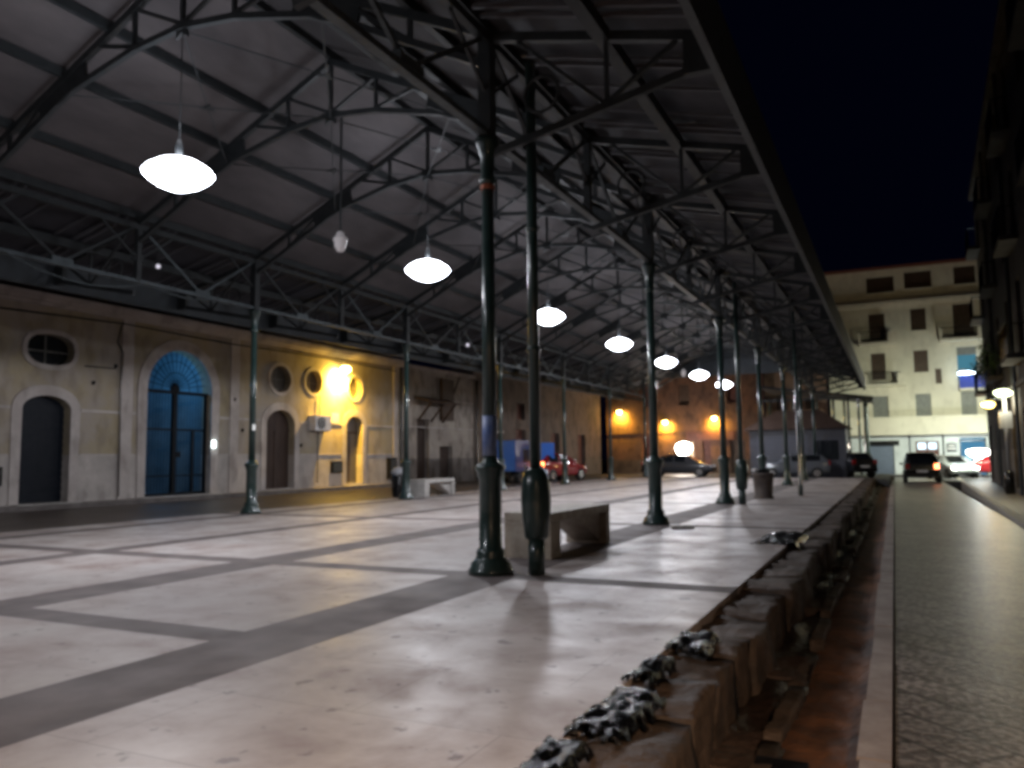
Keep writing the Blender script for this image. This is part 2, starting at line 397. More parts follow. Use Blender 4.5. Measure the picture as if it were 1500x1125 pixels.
# ------------------------------------------------------------------ columns
def column(loc, label, group):
    t = thing('iron_column', label, 'column', loc, 0, group)
    MB().lathe([(.235, 0), (.235, .05), (.215, .07), (.21, .11), (.165, .15), (.15, .19), (.155, .22), (.14, .25), (.12, .27), (.118, .98), (.135, 1.0), (.135, 1.04), (.16, 1.08), (.165, 1.11), (.14, 1.13), (.085, 1.16), (.078, 1.2)], seg=20).build('column_base', iron, t)
    MB().lathe([(.078, 1.2), (.066, 4.15)], seg=20).build('shaft', iron, t)
    MB().lathe([(.066, 4.15), (.09, 4.18), (.09, 4.22), (.07, 4.25), (.08, 4.45), (.13, 4.6), (.14, 4.66)], seg=20).build('capital', iron, t)
    MB().bb(-.075, .075, -.075, .075, 4.66, 5.86).build('upper_post', iron2, t)
    return t
c0 = column((-3.85, 7.5, 0), 'dark green iron column nearest the camera, rust-coloured band high on its shaft', 'iron columns along the street side')
tag(MB().lathe([(.07, 0), (.08, .005), (.08, .05), (.07, .055)], seg=20).build('rusty_band', rust, c0), None, None).location = (0, 0, 4.1)
extra = ['before the barrel-cased downpipe that stands by the bench', 'with the small white slab lying at its foot', 'standing beside the farther barrel-cased downpipe', 'rising behind the squat stone bin', 'standing just past the thin pole', 'with the car passing behind it', 'near the dark kiosk end', 'last before the cross road']
base_c = None
for k in range(-1, 7):
    if k == 0: continue
    lab = 'dark green iron column, %s' % {-1: 'out of frame behind the viewer on the street side', 1: 'second of the street-side row, small white slab at its foot', 2: 'third of the street-side row, beside the farther barrel-cased downpipe', 3: 'fourth of the street-side row, just behind the squat bin', 4: 'fifth of the street-side row, beyond the thin pole', 5: 'sixth of the street-side row, in front of the silvery car', 6: 'seventh and farthest of the street-side row'}[k]
    if k == -1: continue
    t = column((-3.85, 7.5 + 6.4*k, 0), lab, 'iron columns along the street side') if base_c is None else dup(base_c, (-3.85, 7.5 + 6.4*k, 0), label=lab)
    base_c = base_c or t
leftlab = {0: None, 1: 'leftmost green iron column, white sticker on its shaft, before the yellow warehouse', 2: 'green iron column beside the far white bench and rubbish bag', 3: 'green iron column behind the nearest street-side column, by the blue truck', 4: 'thin dark column in front of the red car at left', 5: 'dark column before the shadowy stone wall left of the yellow lamps', 6: 'farthest iron column of the warehouse-side row'}
for k in range(1, 7):
    t = dup(base_c, (-13.25, 7.5 + 6.4*k, 0), label=leftlab[k]); t['group'] = 'iron columns along the warehouse side'
    if k == 1:
        MB().box((.07, -.03, 0), (.012, .09, .13)).build('sticker', sticker, t).location = (0, 0, 1.95)
for k, zz in ((4, 1.9),):
    pass
st = MB().lathe([(.0785, 0), (.0785, .42)], seg=20).build('poster_wrap', mat('faded_blue_paper', (.05, .1, .28), .5, 0, (.3, .35, .5), 5), c0); st.location = (0, 0, 1.22)

def downpipe(loc, label):
    t = thing('cased_downpipe', label, 'downpipe', loc, 0, 'downpipes with barrel-shaped casings')
    MB().lathe([(.088, 0), (.088, .38)], seg=18).build('neck', iron, t)
    MB().lathe([(.105, .36), (.13, .385), (.15, .6), (.158, .75), (.15, .92), (.125, 1.06), (.06, 1.09)], seg=22).build('barrel_casing', iron, t)
    for s in (-1, 1): MB().sph((s*.09, -.05, 1.1), .022).build('bolt', chrome, t)
    MB().lathe([(.06, 1.09), (.055, 5.5)], seg=16).build('pipe', iron, t)
    for z in (2.3, 3.6): MB().lathe([(.06, z), (.07, z+.01), (.07, z+.06), (.06, z+.07)], seg=16).build('collar', iron, t)
    return t
d0 = downpipe((-3.38, 7.62, 0), 'dark downpipe in a barrel-shaped casing beside the nearest column and bench')
d1 = dup(d0, (-3.4, 20.1, 0), label='farther dark downpipe in a barrel-shaped casing, beside the squat bin')
t = thing('thin_pole', 'thin dark pole standing free on the floor beyond the bin', 'pole', (-2.52, 24.75, 0))
MB().lathe([(.07, 0), (.07, .3), (.045, .34), (.04, 5.5)], seg=12).build('pipe', iron, t)

# ------------------------------------------------------------------ roof
CX = -8.55; HS = 4.7; ZE, ZR = 5.9, 8.15; SL = (ZR-ZE)/HS
YT = [7.5 + 3.2*k for k in range(-2, 14)]
Y0, Y1 = YT[0] - .6, YT[-1] + .5
def top(x): return ZR - abs(x) * SL
def make_truss():
    t = thing('roof_truss', '', 'roof truss', (CX, 0, 0), 0, 'iron trusses of the market roof')
    for s in (-1, 1):
        MB().bar((s*HS, 0, ZE - .02), (0, 0, ZR - .02), .08, .11).build('rafter', iron2, t)
        pts = [(s*HS, 0, 5.52), (s*2.35, 0, 6.72), (s*.95, 0, 7.06), (0, 0, 7.16)]
        m = MB()
        for a, b in zip(pts, pts[1:]): m.bar(a, b, .075, .085)
        m.build('lower_chord', iron2, t)
        for x, zb in ((.95, 7.06), (3.7, 6.02)):
            MB().bar((s*x, 0, zb), (s*x, 0, top(x)), .055).build('strut', iron2, t)
        for p_, q_ in (((0, 0, 7.2), (s*.95, 0, 7.66)), ((s*.95, 0, 7.1), (s*1.75, 0, 7.3)), ((s*3.7, 0, 6.05), (s*2.5, 0, 6.95))): MB().bar(p_, q_, .05).build('brace', iron2, t)
        MB().prism([(s*2.0, -.03, 7.15), (s*1.95, -.03, 6.84), (s*2.4, -.03, 6.62), (s*2.95, -.03, 6.42), (s*3.0, -.03, 6.68), (s*2.5, -.03, 6.96)], (0, .06, 0)).build('gusset_plate', iron2, t)
    MB().bar((0, 0, 7.16), (0, 0, ZR), .06).build('king_post', iron2, t)
    star = []
    for i in range(10):
        r = .2 if i % 2 == 0 else .085; star.append((r*sin(i*pi/5), -.02, 7.15 + r*cos(i*pi/5)))
    MB().prism(star, (0, .04, 0)).build('star_plate', iron2, t)
    return t
tr0 = make_truss()
names_t = {}
for i, y in enumerate(YT):
    if y < 0: lab = 'iron roof truss behind the viewer, %s from the open end' % ORD[i]
    else:
        j = sum(1 for q in YT[:i] if q >= 4) if y >= 4 else 0
        lab = ('iron roof truss over the tip of the frame, before the nearest column' if y < 7 else 'iron roof truss over the nearest column' if abs(y-7.5) < .1 else 'dark iron roof truss, %s beyond the one over the nearest column' % ORD[i - YT.index(7.5) - 1])
        if y < 4: lab = 'iron roof truss just out of frame over the near floor'
    if i == 0: tr = tr0; tr.location = (CX, y, 0); tr['label'] = lab
    else: tr = dup(tr0, (CX, y, 0), label=lab)
# crossed tie rods between trusses
def ties():
    t = thing('tie_rods', '', 'tie rods', (CX, 0, 0), 0, 'crossed thin tie rods between trusses')
    for s in (-1, 1):
        for p_, q_ in (((0, 0, 7.1), (s*2.4, 3.2, 6.7)), ((s*2.4, 0, 6.7), (0, 3.2, 7.1))): MB().cyl(p_, q_, .012, seg=5).build('rod', iron2, t)
        m = []
        for i in range(6):
            r = .14 if i % 2 == 0 else .05; m.append((s*1.2 + r*sin(i*pi/3), 1.6 + r*cos(i*pi/3), 6.88))
        MB().prism(m, (0, 0, .03)).build('star_plate', iron2, t)
    return t
ti0 = ties()
for i, y in enumerate(YT[2:-1]):
    lab = 'crossed thin tie rods with star plates, %s bay counted from the nearest truss' % ORD[i]
    if i == 0: ti0.location = (CX, y, 0); ti0['label'] = lab
    else: dup(ti0, (CX, y, 0), label=lab)
# purlins
pl = {-4.65: 'dark purlin at the warehouse-side eaves', -3.7: 'lowest dark purlin on the warehouse-side slope', -2.5: 'middle dark purlin on the warehouse-side slope', -1.5: 'uppermost dark purlin on the warehouse-side slope', 0: 'ridge beam along the top of the market roof', 1.5: 'uppermost dark purlin on the street-side slope', 2.5: 'middle dark purlin on the street-side slope', 3.7: 'lowest dark purlin on the street-side slope', 4.65: 'dark purlin at the street-side eaves'}
for x, lab in pl.items():
    z = top(x) + .09
    tag(MB().bb(CX+x-.045, CX+x+.045, Y0, Y1, z-.06, z+.08).build('purlin', iron2), lab, 'purlin', 'purlins of the market roof')
# lattice girders on both column lines
def girder(label=''):
    t = thing('lattice_girder', label, 'girder', (0, 0, 0), 0, 'lattice girders joining the columns')
    MB().bb(-.05, .05, 0, 6.4, 4.69, 4.76).build('bottom_chord', galv, t)
    MB().bb(-.05, .05, 0, 6.4, 5.76, 5.86).build('top_chord', iron2, t)
    for q in (0, 3.2):
        for e_ in (.15, 3.05): MB().bar((0, q+1.6, 4.76), (0, q+e_, 5.75), .045, .05).build('diagonal', galv if q else iron2, t)
        for a_, b_ in ((.8, 0), (2.4, 3.2)): MB().bar((0, q+a_, 5.75), (0, q+b_, 5.15), .035).build('small_brace', iron2, t)
        MB().box((.0, q+1.6, 4.79), (.13, .4, .1)).build('node_plate', galv, t)
    MB().bar((0, 3.2, 4.7), (0, 3.2, 5.8), .1).build('post', iron2, t)
    star = []
    for i in range(12):
        r = .17 if i % 2 == 0 else .07; star.append((-.03, 3.2 + r*sin(i*pi/6), 5.2 + r*cos(i*pi/6)))
    MB().prism(star, (.06, 0, 0)).build('star_plate', iron2, t)
    return t
g0 = girder()
for side, x in (('warehouse', -13.25), ('street', -3.85)):
    for i, y in enumerate([1.1 - 6.4] + [1.1 + 6.4*k for k in range(0, 7)]):
        lab = 'lattice girder on the %s side, %s bay from the near end' % (side, ORD[i])
        if side == 'warehouse' and i == 0: g0.location = (x, y, 0); g0['label'] = lab
        else: dup(g0, (x, y, 0), label=lab)
# cantilever canopy brackets
def bracket():
    t = thing('canopy_bracket', '', 'bracket', (0, 0, 0), 0, 'iron brackets carrying the side canopies')
    MB().bar((0, 0, 5.83), (2.45, 0, 5.24), .08, .1).build('rafter', iron2, t)
    MB().bar((.05, 0, 4.5), (2.45, 0, 5.0), .06, .08).build('strut', iron2, t)
    for p_, q_ in (((1.35, 0, 4.78), (.35, 0, 5.7)), ((1.35, 0, 4.8), (1.35, 0, 5.5)), ((1.35, 0, 4.8), (2.1, 0, 5.3))): MB().bar(p_, q_, .042).build('lacing', iron2, t)
    MB().prism([(2.15, -.05, 4.9), (2.52, -.05, 4.9), (2.52, -.05, 5.22), (2.15, -.05, 5.3)], (0, .1, 0)).build('end_plate', iron2, t)
    m = MB(); pts = [(.62 + .2*cos(a*pi/6), 0, 5.05 + .2*sin(a*pi/6)) for a in range(13)]
    m.path(pts, .02, 6).build('ring', iron2, t)
    return t
b0 = bracket()
cnt = 0
for i, y in enumerate(YT):
    for side in ('street', 'warehouse'):
        lab = 'iron canopy bracket on the %s side, %s from the near end' % (side, ORD[i])
        xx, rz = ((-3.82, 0) if side == 'street' else (-13.28, pi))
        if i == 0 and side == 'street': b0.location = (xx, y, 0); b0['label'] = lab
        else: dup(b0, (xx, y, 0), rz, lab)
for side, x in (('street', -2.5), ('warehouse', -14.6)):
    tag(MB().bb(x-.07, x+.07, Y0, Y1, 5.44, 5.6).build('canopy_beam', iron2), 'long dark beam along the middle of the %s-side canopy' % side, 'beam')
rf = thing('market_roof', 'long pitched market roof with side canopies over the iron columns', 'roof', (CX, 0, 0))
for s in (-1, 1):
    a = (s*4.72, Y0, top(4.72)+.19); b = (0, Y0, ZR+.19)
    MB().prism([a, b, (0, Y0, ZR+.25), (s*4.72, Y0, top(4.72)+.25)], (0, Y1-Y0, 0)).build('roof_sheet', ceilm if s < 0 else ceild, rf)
    MB().prism([(s*4.7, Y0, 6.06), (s*7.2, Y0, 5.42), (s*7.2, Y0, 5.48), (s*4.7, Y0, 6.12)], (0, Y1-Y0, 0)).build('canopy_sheet', canm, rf)
    MB().bb(s*7.2-.03, s*7.2+.05, Y0, Y1, 4.82, 5.5).build('fascia', fasc, rf)
    m = MB()
    for y in YT:
        for dy in (-.42, -.22, .95):
            m.bar((s*4.75, y+dy, 5.97), (s*7.12, y+dy, 5.37), .05, .05)
    for y in YT[:-1]:
        for dy in (.8, 1.6, 2.4): m.bar((s*4.75, y+dy, 5.99), (s*7.12, y+dy, 5.385), .03, .03)
    m.build('batten', batt, rf)
MB().bb(-.2, .2, Y0, Y1, ZR+.27, ZR+.33).build('ridge_cap', fasc, rf)
MB().prism([(-HS, Y1, ZE+.2), (0, Y1, ZR+.2), (HS, Y1, ZE+.2)], (0, .05, 0)).build('gable_panel', fasc, rf)
# slotted valance between the main roof and street canopy (above the column line)
# festoon cables under the warehouse-side girder
def cable(y0, y1, x, z0, z1, sag, label, r=.014):
    pts = [(x, y0 + (y1-y0)*t/16, z0 + (z1-z0)*t/16 - sag*4*(t/16)*(1-t/16)) for t in range(17)]
    tag(MB().path(pts, r, 6).build('sagging_cable', galv), label, 'cable', 'loose cables under the warehouse-side girder')
cable(8.0, 10.9, -13.15, 4.72, 4.72, .28, 'loose cable sagging below the girder left of the small lamp')
cable(11.1, 12.6, -13.15, 4.66, 4.7, .1, 'short loose cable sagging below the girder beside the leftmost column')
t = thing('small_lamp', 'tiny pale lamp hanging by the warehouse-side girder', 'lamp', (-13.15, 11.1, 5.1))
MB().sph((0, 0, 0), .045).build('bulb', emis('dim_bulb', (.9, .85, 1), .8), t); MB().cyl((0, 0, .04), (0, 0, .7), .008).build('cord', iron2, t)
t = thing('small_lamp', 'tiny pale lamp by the warehouse-side girder near the second lit lamp', 'lamp', (-13.15, 24.0, 5.1))
MB().sph((0, 0, 0), .06).build('bulb', emis('dim_bulb_far', (.9, .85, 1), .8), t); MB().cyl((0, 0, .04), (0, 0, .7), .008).build('cord', iron2, t)

# ------------------------------------------------------------------ pendant lamps
glow = emis('lamp_glass_lit', (.86, .9, 1), 26)
shade = mat('lamp_shade_metal', (.5, .52, .55), .3, .7)
def pendant(label):
    t = thing('pendant_lamp', label, 'lamp', (0, 0, 0), 0, 'lit pendant lamps down the middle of the hall')
    MB().lathe([(.46, .02), (.41, .08), (.27, .17), (.12, .22), (.06, .24), (0.001, .245)], seg=28).build('shade', glow, t)
    MB().lathe([(0.001, -.21), (.14, -.19), (.3, -.12), (.42, -.03), (.46, .02)], seg=28).build('lens', glow, t)
    MB().lathe([(.05, .25), (.05, .4), (.02, .5)], seg=12).build('housing', iron2, t)
    MB().cyl((0, 0, .5), (0, 0, 2.1), .008, seg=5).build('cord', iron2, t)
    l = light('SPOT', 'lamp_light', (0, 0, -.22), PEND, (.92, .93, 1), t, .22, 176, None, .08)
    l2 = light('POINT', 'lamp_uplight', (0, 0, .75), PEND * .02, (.88, .9, 1), t, .3)
    return t
PEND = 700
p0 = pendant('largest lit pendant lamp, nearest, over the left of the floor'); p0.location = (CX, 7.5, 5.05)
plab = ['second lit pendant lamp from the left, just left of the nearest column', 'third lit pendant lamp, right of the nearest downpipe', 'fourth lit pendant lamp, thin and flat, left of the second column', 'fifth lit pendant lamp, right of the second column', 'sixth lit pendant lamp, beside a dim unlit globe', 'farthest lit pendant lamp in the row']
for k in range(1, 7): dup(p0, (CX, 7.5 + 6.4*k, 5.05 + .02*k), label=plab[k-1])
dup(p0, (CX, 1.1, 5.05), label='lit pendant lamp over the near floor, outside the frame')
def globe(y, label):
    t = thing('hanging_globe', label, 'lamp', (CX, y, 4.95), 0, 'unlit white globes on long rods')
    MB().lathe([(.03, .22), (.06, .2), (.08, .14), (.12, .1), (.125, .05), (.105, .03), (.105, -.02), (.1, -.06), (.06, -.13), (0.001, -.15)], seg=18).build('globe', mat('globe_plastic', (.62, .58, .58), .4, emis=(.9, .85, .9), estr=.12), t)  # globe is unlit; a faint glow is put into its plastic
    MB().cyl((0, 0, .2), (0, 0, 2.3), .022, seg=8).build('rod', iron2, t)
globe(11.0, 'unlit pale globe on a long rod between the two nearest lamps')
globe(36.2, 'small pale globe hanging left of the sixth lit lamp')

# ------------------------------------------------------------------ benches, bin, slab
def bench(loc, rz, label, m_):
    t = thing('stone_bench', label, 'bench', loc, rz)
    L, W, H = 2.05, .62, .54
    MB().bb(-W, 0, 0, L, H-.11, H).build('seat', m_, t, bevel=.01)
    MB().bb(-W, 0, 0.001, .3, 0, H-.112).build('leg', m_, t, bevel=.008)
    MB().bb(-W+.003, -.003, L-.13, L-.001, 0, H-.112).build('leg', m_, t, bevel=.008)
    MB().prism([(-W+.1, L-.132, H-.114), (-W+.1, L-1.0, H-.114), (-W+.1, L-.132, .03)], (W-.2, 0, 0)).build('wedge_brace', m_, t)
    return t
bench((-3.68, 8.72, 0), R_(-1), 'brownish stone bench with a triangular brace, behind the nearest downpipe', conc)
b2 = bench((-13.15, 21.2, 0), R_(3), 'white stone bench with a triangular brace, beside the second warehouse-side column', conc2)
o = MB().box((0, 0, .025), (.36, .3, .05)).rough(.004, 8, 1).build('floor_slab', conc2, bevel=.006); o.location = (-3.25, 13.3, 0); o.rotation_euler = (0, 0, .4)
tag(o, 'small flat white slab lying at the foot of the second column', 'slab')
t = thing('stone_bin', 'squat brown stone bin with a pale lump on its rim', 'bin', (-3.3, 22.9, 0))
MB().lathe([(.27, 0), (.27, .06), (.24, .08), (.28, .62), (.3, .64), (.3, .7), (.24, .71), (.23, .56)], seg=8).build('body', mat('bin_stone', (.11, .085, .07), .7, 0, (.06, .045, .04), 5), t)
MB().sph((0, 0, .68), .22, (1, 1, .6)).rough(.02, 9).build('rubbish', black, t)
MB().sph((-.2, -.1, .78), .07, (1.3, 1, .8)).build('crumpled_paper', white, t)
t = thing('rubbish_bin', 'black rubbish bin with a pale bag spilling over, left of the second warehouse-side column', 'bin', (-13.95, 21.0, 0))
MB().lathe([(.2, 0), (.24, .1), (.27, .72), (.25, .74)], seg=14).build('body', black, t)
m = MB().sph((0, 0, .78), .26, (1.1, 1.1, .6)); m.rough(.03, 4).build('bag', mat('grey_bag', (.4, .4, .42), .4), t)

# ------------------------------------------------------------------ left warehouses
WX = -20.5
def arch(y0, y1, z0, zs, zt, n=14):
    """outline in (y,z): jambs then a rise from spring zs to top zt"""
    c = (y0+y1)/2; r = (y1-y0)/2; p = [(y0, z0), (y1, z0)]
    for i in range(n + 1):
        a = pi*i/n; p.append((c + r*cos(a), zs + (zt-zs)*sin(a)))
    return p
def oval(c, z, ry, rz, n=20, p=2.6):
    out = []
    for i in range(n):
        a = 2*pi*i/n; ca, sa = cos(a), sin(a)
        out.append((c + ry*math.copysign(abs(ca)**(2/p), ca), z + rz*math.copysign(abs(sa)**(2/p), sa)))
    return out
def wall_with_holes(name, x, y0, y1, z0, z1, holes, m_, parent, depth=.4):
    b = MB(); B = b.b
    def loop(pts):
        vs = [B.verts.new((x, p[0], p[1])) for p in pts]
        return [B.edges.new((vs[i], vs[(i+1) % len(vs)])) for i in range(len(vs))]
    es = loop([(y0, z0), (y1, z0), (y1, z1), (y0, z1)]); hl = []
    for h in holes: e = loop(h); es += e; hl.append(e)
    bmesh.ops.triangle_fill(B, use_beauty=True, edges=es)
    for e in hl:
        r = bmesh.ops.extrude_edge_only(B, edges=e)
        bmesh.ops.translate(B, vec=(-depth, 0, 0), verts=[v for v in r['geom'] if isinstance(v, bmesh.types.BMVert)])
    return b.build(name, m_, parent)
def surround(pts, w, x, proud, m_, parent, name='surround', closed=True):
    c = (sum(p[0] for p in pts)/len(pts), sum(p[1] for p in pts)/len(pts))
    out = []
    n = len(pts)
    for i in range(n):
        p, a, b = pts[i], pts[i-1], pts[(i+1) % n]
        d = Vector((b[0]-a[0], b[1]-a[1])); nrm = Vector((d.y, -d.x)).normalized()
        if nrm.dot(Vector((p[0]-c[0], p[1]-c[1]))) < 0: nrm = -nrm
        out.append((p[0]+nrm.x*w, p[1]+nrm.y*w))
    m = MB(); B = m.b
    i0 = [B.verts.new((x+proud, *p)) for p in pts]; o0 = [B.verts.new((x+proud, *p)) for p in out]
    i1 = [B.verts.new((x, *p)) for p in pts]; o1 = [B.verts.new((x-.01, *p)) for p in out]
    rng = range(n) if closed else range(1, n)
    for i in rng:
        j = (i+1) % n
        B.faces.new((i0[i], i0[j], o0[j], o0[i])); B.faces.new((o0[i], o0[j], o1[j], o1[i])); B.faces.new((i0[i], i0[j], i1[j], i1[i]))
    return m.build(name, m_, parent)
ochre = plaster('ochre_plaster', (.38, .315, .2), (.38, .33, .28), (.38, .345, .32), 1.4, scale=.9, stain=.38)
trim = plaster('stone_trim', (.54, .49, .46), (.44, .39, .365), (.2, .2, .2), scale=1.4, stain=.4)
W = thing('warehouse', 'yellow plastered market warehouse with arched openings and round windows', 'building', (0, 0, 0))
dA = arch(13.18, 14.56, .12, 2.62, 3.0); gate = arch(17.02, 19.58, .12, 3.42, 4.72, 20); d2 = arch(22.18, 23.7, .15, 2.5, 3.05); d3 = arch(26.86, 27.98, .2, 2.6, 3.0)
ov = oval(13.92, 4.25, .68, .42); c1 = oval(22.9, 4.2, .55, .5, p=2); c2 = oval(24.8, 4.25, .5, .45, p=2); c3 = oval(27.46, 4.2, .5, .48, p=2)
dZ = arch(8.2, 9.6, .12, 2.62, 3.0); oZ = oval(8.9, 4.25, .68, .42)
holes = [dA, gate, d2, d3, ov, c1, c2, c3, dZ, oZ]
wall_with_holes('wall', WX, 4, 30.9, -.9, 5.42, holes, ochre, W)
MB().bb(WX-6, WX-.42, 4, 30.9, 5.0, 5.3).build('roof', fasc, W)
MB().bb(WX-.4, WX+.12, 3.9, 31, 5.42, 5.5).bb(WX-.4, WX+.24, 3.9, 31, 5.5, 5.6).bb(WX-.4, WX+.3, 3.9, 31, 5.6, 5.72).build('cornice', trim, W)
MB().bb(WX-.9, WX-.45, 3.9, 30.9, 5.72, 6.3).build('parapet', mat('parapet_dark', (.06, .05, .045), .9, 0, (.1, .08, .07), 2), W)
for nm, pts in (('door_surround', dA), ('door_surround', d2), ('door_surround', d3), ('door_surround', dZ)): surround(pts, .28, WX, .035, trim, W, nm, False)
surround(gate, .34, WX, .05, trim, W, 'gate_surround', False)
for pts in (ov, c1, c2, c3, oZ): surround(pts, .13, WX, .035, trim, W, 'window_surround')
darkdoor = mat('dark_door', (.008, .011, .018), .5, 0, (.014, .017, .024), 5, spec=.15)
for i, (a, b_, z0, z1) in enumerate(((13.18, 14.56, .12, 3.05), (8.2, 9.6, .12, 3.05))):
    m = MB().bb(WX-.34, WX-.28, a-.05, b_+.05, z0, z1).build('shutter_door', darkdoor, W)
    g_ = MB()
    for k in range(14): g_.bb(WX-.28, WX-.262, a, b_, z0 + .1 + k*.2, z0 + .24 + k*.2)
    g_.build('shutter_slats', darkdoor, m)
for a, b_, z0, z1, mm in ((22.18, 23.7, .15, 3.1, wood), (26.86, 27.98, .2, 3.05, mat('grey_door', (.13, .115, .11), .6, 0, (.09, .08, .075), 3))):
    m = MB().bb(WX-.34, WX-.28, a-.05, b_+.05, z0, z1).build('door', mm, W)
    MB().bb(WX-.28, WX-.25, a, b_, 2.28, 2.36).bb(WX-.28, WX-.25, (a+b_)/2-.04, (a+b_)/2+.04, z0, 2.28).build('door_frame', wood, m)
for (c, ry, rz) in ((13.92, .72, .46), (22.9, .6, .55), (24.8, .55, .5), (27.46, .55, .53), (8.9, .72, .46)):
    m = MB().bb(WX-.3, WX-.26, c-ry, c+ry, 4.22-rz, 4.24+rz).build('window_pane', glassd if c < 20 else mat('dusty_pane', (.1, .085, .07), .5), W)
    MB().bb(WX-.26, WX-.235, c-.02, c+.02, 4.22-rz, 4.24+rz).bb(WX-.26, WX-.232, c-ry, c+ry, 4.2, 4.24).build('window_bar', shutterg, m)
# impost and dado lines
for a, b_ in ((4, 7.9), (9.9, 12.88), (14.86, 16.66), (19.94, 21.88), (24.0, 26.56), (28.3, 30.9)):
    MB().bb(WX, WX+.03, a, b_, 2.6, 2.68).build('string_course', trim, W); MB().bb(WX, WX+.02, a, b_, 1.38, 1.43).build('dado_rail', trim, W)
for y in (6.0, 16.3, 20.6, 30.5): MB().bb(WX, WX+.045, y-.2, y+.2, -.9, 5.42).build('pilaster', trim, W)
for a, b_ in ((13.0, 14.8), (16.8, 19.9), (22.0, 23.9), (26.7, 28.1)): MB().bb(WX-.3, WX+.3, a, b_, -.1, .125).build('doorstep', conc2, W)
# gate room with blue light
roomm = mat('room_plaster', (.22, .3, .34), .8, 0, (.13, .19, .22), 1.2)
rm = MB(); x0, x1, ya, yb, za, zb = WX-5, WX-.41, 16.4, 20.2, .1, 4.95
rm.poly([(x0, ya, za), (x1, ya, za), (x1, yb, za), (x0, yb, za)]).poly([(x0, ya, zb), (x1, ya, zb), (x1, yb, zb), (x0, yb, zb)]).poly([(x0, ya, za), (x0, yb, za), (x0, yb, zb), (x0, ya, zb)])
rm.poly([(x0, ya, za), (x1, ya, za), (x1, ya, zb), (x0, ya, zb)]).poly([(x0, yb, za), (x1, yb, za), (x1, yb, zb), (x0, yb, zb)])
rm.build('gate_room', roomm, W)
G = thing('arched_gate', 'tall arched iron gate backlit in blue, fan of bars above', 'gate', (WX-.2, 17.02, .12))
bl = mat('gate_paint', (.003, .005, .008), .6, spec=.15)
GW, ZS = 2.56, 3.22
MB().bb(-.04, .04, .02, .1, 0, ZS).bb(-.04, .04, GW-.1, GW-.02, 0, ZS).bb(-.045, .045, 0, GW, ZS, ZS+.1).bb(-.045, .045, 0, GW, 0, .09).build('gate_frame', bl, G)
MB().bb(-.05, .05, 1.16, 1.32, .09, ZS).build('meeting_stile', bl, G)
MB().sph((0, 1.24, ZS+.16), .2, (.3, 1, 1)).build('boss', bl, G)
for ya, yb in ((.1, 1.16), (1.32, GW-.1)):
    l_ = MB().bb(-.03, .03, ya, yb, 2.05, 2.11).bb(-.03, .03, ya, yb, .6, .64); l_ = l_.build('gate_leaf', bl, G)
    m = MB(); k = ya + .09
    while k < yb: m.cyl((0, k, .09), (0, k, ZS), .011, seg=5); k += .115
    m.build('gate_bars', bl, l_)
MB().bb(-.035, .035, 1.95, 2.03, .09, 2.05).build('wicket_stile', bl, G)
MB().bb(-.06, .05, 1.3, 1.5, 1.2, 1.38).build('lock_box', bl, G)
m = MB()
for i in range(1, 16):
    a = pi*i/16; m.cyl((0, 1.28 + .2*cos(a), ZS+.16+.2*sin(a)), (0, 1.28 + 1.22*cos(a), ZS+.1 + 1.3*sin(a)), .013, seg=5)
for r in (.55, .9): m.path([(0, 1.28 + r*cos(pi*i/16), ZS+.12+r*1.04*sin(pi*i/16)) for i in range(17)], .012, 5)
m.build('fan_bars', bl, G)
MB().bb(-.35, -.3, .0, .7, .0, 1.1).sph((-.32, .35, 1.15), .33, (.2, 1, 1)).build('leaning_board', black, G) if 0 else None
t = thing('gate_room_lamp', 'blue ceiling light inside the arched gateway', 'lamp', (WX-1.6, 18.3, 4.6))
MB().lathe([(.2, 0), (.2, .12), (.1, .16)], seg=14).build('fitting', emis('blue_lit', (.25, .55, 1), 3), t)
light('POINT', 'blue_light', (0, 0, -.25), 75, (.14, .5, 1), t, .2)
t = thing('jamb_lamp', 'small white lit lamp on the right jamb of the arched gate', 'lamp', (WX+.08, 19.66, 1.75))
MB().bb(-.03, .03, -.05, .05, -.12, .12).build('case', emis('jamb_lit', (.85, 1, 1), 6), t); light('POINT', 'jamb_light', (.12, 0, 0), 1.5, (.8, .95, 1), t, .05)
m = MB().lathe([(.28, 0), (.33, .5), (.3, .9), (.2, 1.1), (.1, 1.2)], seg=10); m.rough(.05, 6).build('dark_sack', black); s_ = bpy.data.objects['dark_sack']; s_.location = (WX-.9, 17.35, .1); tag(s_, 'dark lumpy sack behind the lower left of the arched gate', 'sack')

# wall fittings
def wallbox(name, y0, y1, z0, z1, d, m_, label, cat):
    t = thing(name, label, cat, (WX, (y0+y1)/2, z0)); h = z1-z0; w = y1-y0
    MB().bb(0, d, -w/2, w/2, 0, h).build('case', m_, t, bevel=.01)
    return t, w, h
t, w, h = wallbox('air_conditioner', 24.5, 25.45, 2.32, 2.92, .35, white, 'boxy air conditioner on the wall under the middle round window', 'air conditioner')
MB().cyl((.35, -.12, h/2), (.37, -.12, h/2), .24, seg=20).build('fan_grille', black, t); MB().bar((0, -.3, 0), (.33, -.3, -.02), .04).bar((0, .3, 0), (.33, .3, -.02), .04).build('bracket', iron2, t)
t, w, h = wallbox('wall_plate', 25.85, 26.37, 2.66, 3.08, .04, white, 'small pale plate on the wall right of the air conditioner', 'wall plate')
t, w, h = wallbox('meter_box', 25.86, 26.55, .65, 1.13, .1, black, 'small dark meter box low on the wall between two doors', 'meter box')
MB().bb(.1, .112, -.28, .28, .06, .4).build('lid', iron2, t)
t, w, h = wallbox('utility_cabinet', 29.8, 30.35, .3, 1.25, .2, black, 'dark upright cabinet against the end of the yellow warehouse', 'cabinet')
MB().bb(.2, .212, -.22, .22, .08, .86).build('lid', iron2, t)
